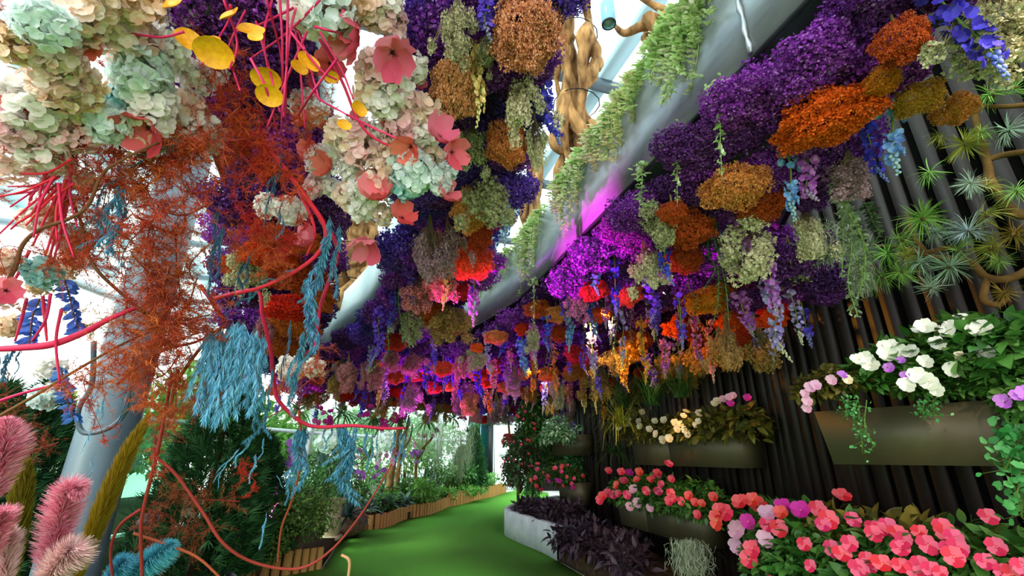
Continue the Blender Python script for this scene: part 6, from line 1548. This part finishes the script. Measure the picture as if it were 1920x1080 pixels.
conifer(base(-40, 3.9), 1.8, .6, 2600, 'dark conifer at the left picture edge', 4, CN)
conifer(base(492, 5.9), 1.45, .5, 2600, 'dark conifer behind the boxwood bush', 5, CN)
conifer(base(888, 16.0), 2.2, .45, 1400, 'green conifer beside the teal glazing at the far end', 6, CN2, .24)
conifer(base(868, 15.2), 1.5, .5, 1200, 'shorter green conifer left of the far one', 7, CN2, .24)
# bushes
L_box = mat('leaf_boxwood', ['#3c5c24', '#54782e', '#7c9a44', '#486828', '#96ae5c'], .5, .15, .08, .35)
L_mid = mat('leaf_mid', ['#3c6c34', '#58924a', '#84b068', '#467a3e'], .55, .15, .08, .3)
L_lite = mat('leaf_light', ['#5c9438', '#7cb04c', '#9cc86c', '#689e40'], .55, .25, .08, .3)
L_grey = mat('leaf_grey', ['#6a8480', '#8ca49e', '#aebfb8', '#76908a'], .6, .1, .08, .3)
shrub('boxwood_bush', base(568, 6.0, .62), (.62, .55, .52), 2600, .055, L_box, 'rounded light green boxwood bush behind the near log edging', 'bush', 201, nf=0)
shrub('boxwood_bush', base(600, 7.2, .9), (.55, .5, .45), 1800, .06, L_mid, 'darker green bush behind the boxwood bush', 'bush', 202)
shrub('boxwood_bush', base(520, 5.6, .4), (.4, .4, .34), 1200, .05, L_box, 'low green bush at the left of the boxwood', 'bush', 203)
for k, (u, d, z, rx, rz, m, lb) in enumerate([(860, 15, .75, .75, .55, L_mid, 'round dark green bush on the far bed'), (835, 14.6, .6, .6, .5, L_box, 'round green bush left of the far round bush'), (895, 16, .5, .6, .4, L_mid, 'low dark bush at the far end of the bed'), (815, 14, .9, .6, .7, L_mid, 'tall dark bush on the far bed'),
                                       (915, 17.5, .45, .6, .3, L_lite, 'bright low plant along the far edging'), (870, 14.7, .34, .8, .2, L_lite, 'bright ground cover at the far edging'), (835, 13.6, .34, .7, .2, L_lite, 'bright ground cover before the round bushes'), (790, 11.8, .45, .5, .4, L_lite, 'fresh green leafy plant before the succulents'), (770, 12.2, .5, .5, .4, L_mid, 'green plant behind the pale stone'),
                                       (705, 10.9, .32, .6, .2, L_mid, 'low green ground cover along the middle edging'), (740, 11.4, .34, .5, .22, L_lite, 'light green ground cover along the middle edging'), (800, 12.6, .3, .5, .18, L_lite, 'light ground cover along the edging bend'), (650, 9.5, .7, .5, .4, L_mid, 'green plant behind the small stone pillar'),
                                       (620, 8.6, 1.1, .55, .6, L_mid, 'green shrub under the orchids'), (690, 12.6, 1.0, .7, .7, L_lite, 'pale green shrub in the middle of the garden'), (760, 13.6, 1.2, .7, .8, L_lite, 'pale green tall shrub behind the driftwood posts'), (720, 13.9, .7, .6, .5, L_grey, 'grey leaved shrub behind the orchids')]):
    shrub('garden_bush', base(u, d, z), (rx, rx, rz), 900, .10, m, lb, 'bush', 210 + k)
# orchids and flowering stems
def orchid(loc, h, col, label, seed, n=3, spread=.5):
    r = np.random.default_rng(seed); st = MB(); lf = MB(); rt = root('orchid', loc)
    scatter(lf, blade(.14, .5, .2, 4, .4, .3), frames(unit(np.stack([r.normal(size=14), r.normal(size=14), .7 * np.ones(14)], 1)), r, np.array([0, 0, -1.0])), np.zeros((14, 3)), h * .5 * r.uniform(.7, 1.2, 14))
    for k in range(n):
        a = r.uniform(0, 6.28); e = np.array([math.cos(a) * spread * h, math.sin(a) * spread * h, h * r.uniform(.75, 1.05)])
        c = cr([(0, 0, 0), e * np.array([.3, .3, .65]), e], 6); tube(st, c, .008, 4)
        for j in range(5):
            p = c[-1 - j] + r.normal(size=3) * .05; add_flower(rt, p, unit(unit(np.array([-loc[0], -loc[1], .3])) + .5 * r.normal(size=3)), .058 * r.uniform(.8, 1.2), col, r)
    obj('stems', st.mesh('stems', MATS['green_stem']), rt); obj('leaves', lf.mesh('leaves', L_mid), rt)
    tag(rt, label, 'orchid', 'orchids in the left garden'); return rt
for k, (u, d, z, h, c, lb) in enumerate([(685, 10.5, .5, 1.0, 'pale pink', 'pale pink orchid left of the thick blue drape'), (690, 9.8, .4, .75, 'violet', 'violet orchid clump above the blue grey succulents'), (650, 9.4, .9, .9, 'pale pink', 'pale pink orchid behind the thick blue drape'), (640, 8.0, 1.2, 1.0, 'magenta', 'magenta orchid high under the left flowers'), (690, 9.0, 1.3, .9, 'magenta', 'magenta orchid right of the first magenta one'),
                                   (720, 10.0, 1.5, .8, 'magenta', 'magenta orchid above the tip of the red stem'), (770, 12.0, .6, 1.0, 'violet', 'violet orchid right of the driftwood posts'), (790, 12.5, 1.2, .8, 'pale pink', 'pale pink orchid behind the driftwood posts'), (560, 6.8, .9, .6, 'violet', 'violet orchid above the boxwood bush'), (725, 11.2, .6, .9, 'pale pink', 'pale pink orchid by the driftwood posts'), (875, 13, 2.0, .6, 'magenta', 'magenta orchid among the hanging moss at the far end')]):
    orchid(base(u, d, z), h, c, lb, 300 + k)
# succulents and agaves
def agave(loc, s, n, m, label, seed, w=.16):
    r = np.random.default_rng(seed); mb = MB(); d = sphere_dirs(n, r, .05, 1); scatter(mb, blade(w, .35, .3, 5, .35, .5), frames(d, r, np.array([0, 0, -1.0])), d * .03, r.uniform(.7, 1.1, n) * s)
    o = obj('agave', mb.mesh('leaves', m), None, loc); tag(o, label, 'succulent', 'agaves in the left garden'); return o
AG = mat('agave_grey', ['#5c7c80', '#7a9a9c', '#9cb6b4', '#688a8c'], .5, .05, .08, .3)
AGD = mat('agave_dark', ['#2c4240', '#405c58', '#587672'], .5, .05, .08, .3)
agave(base(665, 8.2, .35), .5, 46, AGD, 'dark striped agave beside the stone pillar', 1, .12); agave(base(735, 11.0, .25), .5, 40, AG, 'blue grey agave behind the pale stone', 2); agave(base(765, 11.4, .25), .45, 36, AG, 'blue grey agave right of the pale stone', 3)
agave(base(645, 8.8, 1.1), .5, 50, AG, 'silvery agave behind the thick blue drape', 4, .1); agave(base(610, 7.6, 1.2), .45, 50, AG, 'silvery spiky plant above the boxwood', 5, .08); agave(base(800, 12.8, .5), .6, 60, AGD, 'dark grassy agave at the edging bend', 6, .06); agave(base(700, 9.9, .3), .4, 36, AG, 'blue agave near the low blue drape', 7)
# driftwood posts, stone pillar, stones
def post(u, d, h, rad, label, seed, lean=.1):
    r = np.random.default_rng(seed); mb = MB(); p = base(u, d, .14); n = 8
    if u > 900: p[2] = 0.0
    c = cr([(0, 0, 0), (r.normal() * .05, 0, h * .35), (lean * .5 + r.normal() * .05, 0, h * .7), (lean, 0, h)], 5); tube(mb, c, [rad, rad * .85, rad * .7], 8)
    tube(mb, cr([c[9], c[9] + (.2, 0, .3), c[9] + (.25, 0, .7)], 4), [rad * .5, rad * .35, rad * .2], 6)
    o = obj('driftwood_post', mb.mesh('wood', M_drift, smooth=True), None, p); tag(o, label, 'driftwood')
post(735, 11.6, 2.4, .10, 'pale driftwood post standing in the middle of the garden', 1, .15); post(748, 12.2, 2.1, .07, 'thin driftwood post right of the pale one', 2, .2); post(775, 12.6, 1.7, .05, 'slanting thin driftwood stem in the garden', 3, .5); post(618, 8.4, 1.9, .06, 'driftwood post left of the thick blue drape', 4, -.1)
post(972, 13.5, 2.3, .05, 'leaning bare trunk before the far door', 5, -.3)
M_stone = surf('stone', '#8a8274', '#b8b0a2', 6, .9, bump=.4, spec=.1); M_sand = surf('sandstone', '#b8a884', '#d8caa8', 5, .9, bump=.3, spec=.1)
mb = MB(); box(mb, (-.13, -.13, 0), (.13, .13, .06)); box(mb, (-.09, -.09, .06), (.09, .09, .52)); box(mb, (-.13, -.13, .52), (.13, .13, .60))
o = obj('stone_pillar', mb.mesh('pillar', M_sand), None, base(640, 7.7, .10)); tag(o, 'small sandstone pillar beside the dark striped agave', 'pillar')
def stone(loc, s, sq, m, label, seed):
    r = np.random.default_rng(seed); mb = MB(); ball(mb, (0, 0, 0), 1, 16, 0, sq); me = mb.mesh('stone', m, smooth=True)
    for v_ in me.vertices: v_.co *= 1 + .12 * math.sin(3 * v_.co.x + seed) * math.cos(4 * v_.co.y + 2 * v_.co.z)
    o = obj('garden_stone', me, None, loc, (0, 0, seed), s); tag(o, label, 'stone')
p = at(722, 955); stone(p + np.array([0, .1, .07]), .22, (1, .8, .55), surf('pale_stone', '#b8bcc0', '#d8dade', 4, .9), 'pale round stone before the blue grey agaves', 1)
p = at(655, 990); stone(np.array([p[0], p[1], .24]), .42, (1.1, .8, .55), surf('brown_stone', '#5a4234', '#8a6a58', 9, .95, bump=.6), 'brown rough boulder beside the log edging', 2)

# split log edging along the path: every run is one thing, its stakes are parts
def edging(pts, label, h=.27, seed=0):
    r = np.random.default_rng(seed); c = cr([(p[0], p[1], 0) for p in pts], 24); s = np.concatenate([[0], np.cumsum(np.linalg.norm(np.diff(c, axis=0), axis=1))])
    rt = root('log_edging', c[0]); t = 0.0
    while t < s[-1] - .02:
        w = r.uniform(.08, .13); q = np.array([np.interp(t + w / 2, s, c[:, k]) for k in range(3)]); q2 = np.array([np.interp(t + w / 2 + .03, s, c[:, k]) for k in range(3)]); d = unit(q2 - q)
        mb = MB(); hh = h * r.uniform(.93, 1.05); n = 7; v = []
        for z in (0, hh - .012, hh):
            for j in range(n): a_ = PI * j / (n - 1); k = 1 if z < hh else .85; v.append((k * w / 2 * math.cos(a_), -k * w * .42 * math.sin(a_), z))
        q_ = [(i * n + j, i * n + (j + 1) % n, (i + 1) * n + (j + 1) % n, (i + 1) * n + j) for i in range(2) for j in range(n)]; tr = [(2 * n, 2 * n + j, 2 * n + j + 1) for j in range(1, n - 1)]
        mb.add(v, q_, tr); obj('stake', mb.mesh('stake', M_log), rt, q - c[0], (0, 0, math.atan2(d[1], d[0])))
        t += w + .006
    tag(rt, label, 'edging', 'log edging runs along the path')
Z0 = lambda u, v: Pz(u, v, 0)
edging([Z0(440, 1095), Z0(490, 1082), Z0(540, 1077), Z0(601, 1066)], 'run of split log edging nearest the camera before the boxwood', .26, 1)
edging([Z0(680, 992), Z0(705, 992), Z0(730, 986), Z0(744, 979)], 'second run of split log edging before the low succulents', .27, 2)
edging([Z0(744, 979), Z0(765, 972), Z0(785, 969), Z0(804, 965)], 'third run of split log edging right of the succulents', .27, 3)
edging([Z0(804, 965), Z0(822, 958), Z0(838, 951)], 'short run of split log edging at the bend', .27, 4)
edging([Z0(838, 951), Z0(870, 944), Z0(890, 938), Z0(920, 932), Z0(947, 923)], 'last run of split log edging leading to the far door', .36, 5)

MOSS_THIN = [moss_mesh(620 + i, 130) for i in range(2)]
# curtains of grey moss hanging in front of the far bed
for k, (u, v0, v1, d, w) in enumerate([(852, 785, 870, 14.0, 30), (878, 790, 865, 14.3, 28), (826, 790, 868, 13.6, 28), (795, 800, 850, 13.0, 26), (762, 800, 845, 12.4, 24), (866, 800, 890, 13.7, 20)]):
    p = P(u, v0, d); L = (v1 - v0) * d / F * 1.15; s = w * d / F / .5
    o = obj('hanging_moss', MOSS_THIN[k % 2], None, p, (0, 0, k), (s, s, L)); tag(o, 'curtain of grey green moss hanging before the far bushes', 'moss', 'moss curtains at the far end', u, 'from the left')
# fern-like plants hanging under the far flowers
for k, (u, v, d, R_) in enumerate([(640, 775, 8.6, .5), (700, 785, 9.6, .5), (800, 790, 12.6, .6), (850, 785, 13.5, .6), (900, 785, 14.2, .5), (560, 770, 7.4, .45), (745, 790, 11, .5)]):
    rr = np.random.default_rng(950 + k); mb = MB(); n = 70; dd = sphere_dirs(n, rr, -.3, .8); scatter(mb, blade(.06, .5, .1, 5, .3, .5), frames(dd, rr, np.array([0, 0, -1.0])), dd * .02, R_ * rr.uniform(.6, 1.1, n))
    o = obj('hanging_fern', mb.mesh('fronds', L_mid), None, P(u, v, d)); tag(o, 'dark strappy plant hanging under the far canopy', 'fern', 'strappy plants under the far canopy', u, 'from the left')
# red blooms by the far door
p = P(955, 832, 12.5); rt = impatiens(p, .2, .2, .25, 'red flowered plant hanging before the far door', None, None, cols=('coral red',), nfl=9, fsize=.09, seed=301)

# beyond the glazing: trees, a pale terrace wall
def tree(loc, h, rad, m, label, seed, n=1500, ls=.28):
    r = np.random.default_rng(seed); mb = MB(); st = MB(); nl = 12; cen = sphere_dirs(nl, r, -.7, 1) * r.uniform(.35, .75, (nl, 1)); ci = r.integers(0, nl, n); d = sphere_dirs(n, r)
    pos = (cen[ci] + d * .42 * (r.uniform(.3, 1.1, (n, 1)) ** .5)) * np.array([rad, rad, h * .42]) + np.array([0, 0, h * .6])
    scatter(mb, blade(.5, .2, .1, 2, .5, .2), frames(unit(d + .7 * r.normal(size=(n, 3))), r), pos, ls * r.uniform(.6, 1.2, n))
    tube(st, [(0, 0, 0), (.05, 0, h * .4), (0, 0, h * .75)], [.10, .08, .03], 7)
    for c in cen[:5]: tube(st, [(0, 0, h * .4), c * np.array([rad, rad, h * .42]) + np.array([0, 0, h * .6])], [.05, .02], 5)
    rt = root('tree', loc); obj('foliage', mb.mesh('foliage', m), rt); obj('trunk', st.mesh('trunk', MATS['twig_brown']), rt); tag(rt, label, 'tree', 'trees beyond the glazing')
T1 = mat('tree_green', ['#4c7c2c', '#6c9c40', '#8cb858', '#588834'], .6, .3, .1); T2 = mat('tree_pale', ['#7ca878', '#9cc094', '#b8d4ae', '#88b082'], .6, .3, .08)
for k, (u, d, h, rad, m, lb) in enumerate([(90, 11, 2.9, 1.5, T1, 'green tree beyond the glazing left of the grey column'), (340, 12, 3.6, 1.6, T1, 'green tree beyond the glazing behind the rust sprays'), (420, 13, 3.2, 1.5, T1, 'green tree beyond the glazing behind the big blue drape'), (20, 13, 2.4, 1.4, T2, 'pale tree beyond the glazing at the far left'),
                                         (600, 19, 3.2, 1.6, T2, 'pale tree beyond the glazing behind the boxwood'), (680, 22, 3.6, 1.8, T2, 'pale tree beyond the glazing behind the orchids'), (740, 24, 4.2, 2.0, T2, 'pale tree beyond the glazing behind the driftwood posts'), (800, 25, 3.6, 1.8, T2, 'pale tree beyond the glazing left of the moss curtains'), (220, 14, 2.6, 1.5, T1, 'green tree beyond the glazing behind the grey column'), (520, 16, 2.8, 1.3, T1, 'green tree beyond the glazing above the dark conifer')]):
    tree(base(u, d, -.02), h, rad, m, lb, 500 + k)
mb = MB(); box(mb, (-20, 31, -.02), (-1.5, 31.3, 1.2)); o = struct(obj('wall_terrace', mb.mesh('wall_terrace', M_white)))

# ------------------------------------------------------------------ light
w = bpy.data.worlds.new('sky'); SC.world = w; w.use_nodes = True
nt = w.node_tree; bg = nt.nodes['Background']
bg.inputs[0].default_value = (.93, .97, 1.0, 1); bg.inputs[1].default_value = 1.15
def lamp(kind, name, loc, target, energy, color, **kw):
    l = bpy.data.lights.new(name, kind); l.energy = energy; l.color = lin(color)[:3]
    for k, v in kw.items(): setattr(l, k, v)
    o = bpy.data.objects.new(name, l); COL.objects.link(o); o.location = [float(x) for x in loc]
    o.rotation_euler = (Vector(target) - Vector([float(x) for x in loc])).to_track_quat('-Z', 'Y').to_euler(); return o
lamp('SUN', 'sun', (-6, -4, 9), (1, 4, 1.5), 1.6, '#fff4e2', angle=math.radians(12))
def fixture(loc, target, label, order=None):
    d = Vector(target) - Vector([float(x) for x in loc]); rt = root('spotlight', loc, d.to_track_quat('-Z', 'Y').to_euler())
    mb = MB(); lathe(mb, [(0, .10), (.035, .10), (.04, .08), (.045, 0.0), (.04, 0.004), (.036, .02), (0, .022)], 18); obj('housing', mb.mesh('housing', M_dark_metal), rt)
    mb = MB(); box(mb, (-.008, -.05, .06), (.008, .05, .075)); tube(mb, [(0, 0, .08), (0, 0, .16)], .008, 5); obj('bracket', mb.mesh('bracket', M_dark_metal), rt)
    tag(rt, label, 'lamp'); return rt
def spot(name, loc, target, energy, color, deg, blend=.7, label=''):
    loc = np.array(loc, float); d = unit(np.array(target, float) - loc)
    fixture(loc - d * .03, target, label); lamp('SPOT', name, loc + d * .012, target, energy, color, spot_size=math.radians(deg), spot_blend=blend, shadow_soft_size=.03)
# coloured lights washing the flowers from below
spot('led_wash', (-2.3, 3.3, 1.0), Pz(1125, 468, 2.95), 650, '#ff3cf0', 23, .8, 'small black spotlight in the left bed aimed up at the magenta lit flowers')
spot('led_wash', (-3.0, 6.2, .6), Pz(655, 690, 2.8), 2600, '#ff48e8', 40, .8, 'small black spotlight in the left bed aimed up at the far flowers')
spot('led_wash', (-2.6, 10.2, .5), Pz(850, 690, 2.7), 1800, '#e050ff', 44, .8, 'small black spotlight in the middle bed aimed up at the far flowers')
spot('led_wash', (-1.9, 3.6, .6), Pz(878, 485, 2.75), 110, '#ff4070', 24, .8, 'small black spotlight in the near left bed aimed up at the coral flowers')
# warm spots under the right canopy for the planters
spot('planter_spot', (.75, 4.6, 2.72), (1.85, 5.9, 1.5), 49, '#ffc66a', 60, .8, 'black spotlight under the right canopy aimed at the cream impatiens')
spot('planter_spot', (.9, 4.3, 2.72), (1.85, 6.0, .8), 40, '#ffd8a0', 55, .8, 'black spotlight under the right canopy aimed at the red impatiens')
spot('planter_spot', (1.55, .45, 2.85), (2.2, 2.9, .8), 31, '#ffe4d4', 60, .8, 'added black spotlight out of view under the right canopy aimed at the pink impatiens')  # added lamp outside the frame, brightens the near pink impatiens
spot('planter_spot', (1.3, 5.2, 2.6), (2.0, 4.4, 2.5), 40, '#ffa838', 90, .8, 'black spotlight under the right canopy near the amber flowers')
spot('planter_spot', (.2, 6.6, 2.72), (1.1, 8.5, 1.4), 31, '#fff0d8', 50, .8, 'black spotlight under the right canopy aimed at the far bend')
p = P(1243, 549, 4.5); rt = root('hanging_tube_light', p, (0, .35, .5))
mb = MB(); box(mb, (-.075, -.012, -.008), (.075, .012, .008)); obj('tube', mb.mesh('tube', glow('warm_tube', '#fff0cc', 6)), rt)
mb = MB(); box(mb, (-.085, -.016, .008), (.085, .016, .02)); tube(mb, [(0, 0, .02), (0, 0, .55)], .004, 4); obj('housing', mb.mesh('housing', M_dark_metal), rt)
tag(rt, 'small glowing tube light among the flowers under the right canopy', 'lamp')
SC.view_settings.view_transform = 'Standard'; SC.view_settings.look = 'None'; SC.view_settings.gamma = 1.0; SC.view_settings.exposure = 1.7
SC.view_settings.use_curve_mapping = False
c = SC.cycles
c.max_bounces = 5; c.diffuse_bounces = 3; c.glossy_bounces = 2; c.transmission_bounces = 3; c.transparent_max_bounces = 10; c.caustics_reflective = False; c.caustics_refractive = False

settle_labels()
long_labels()
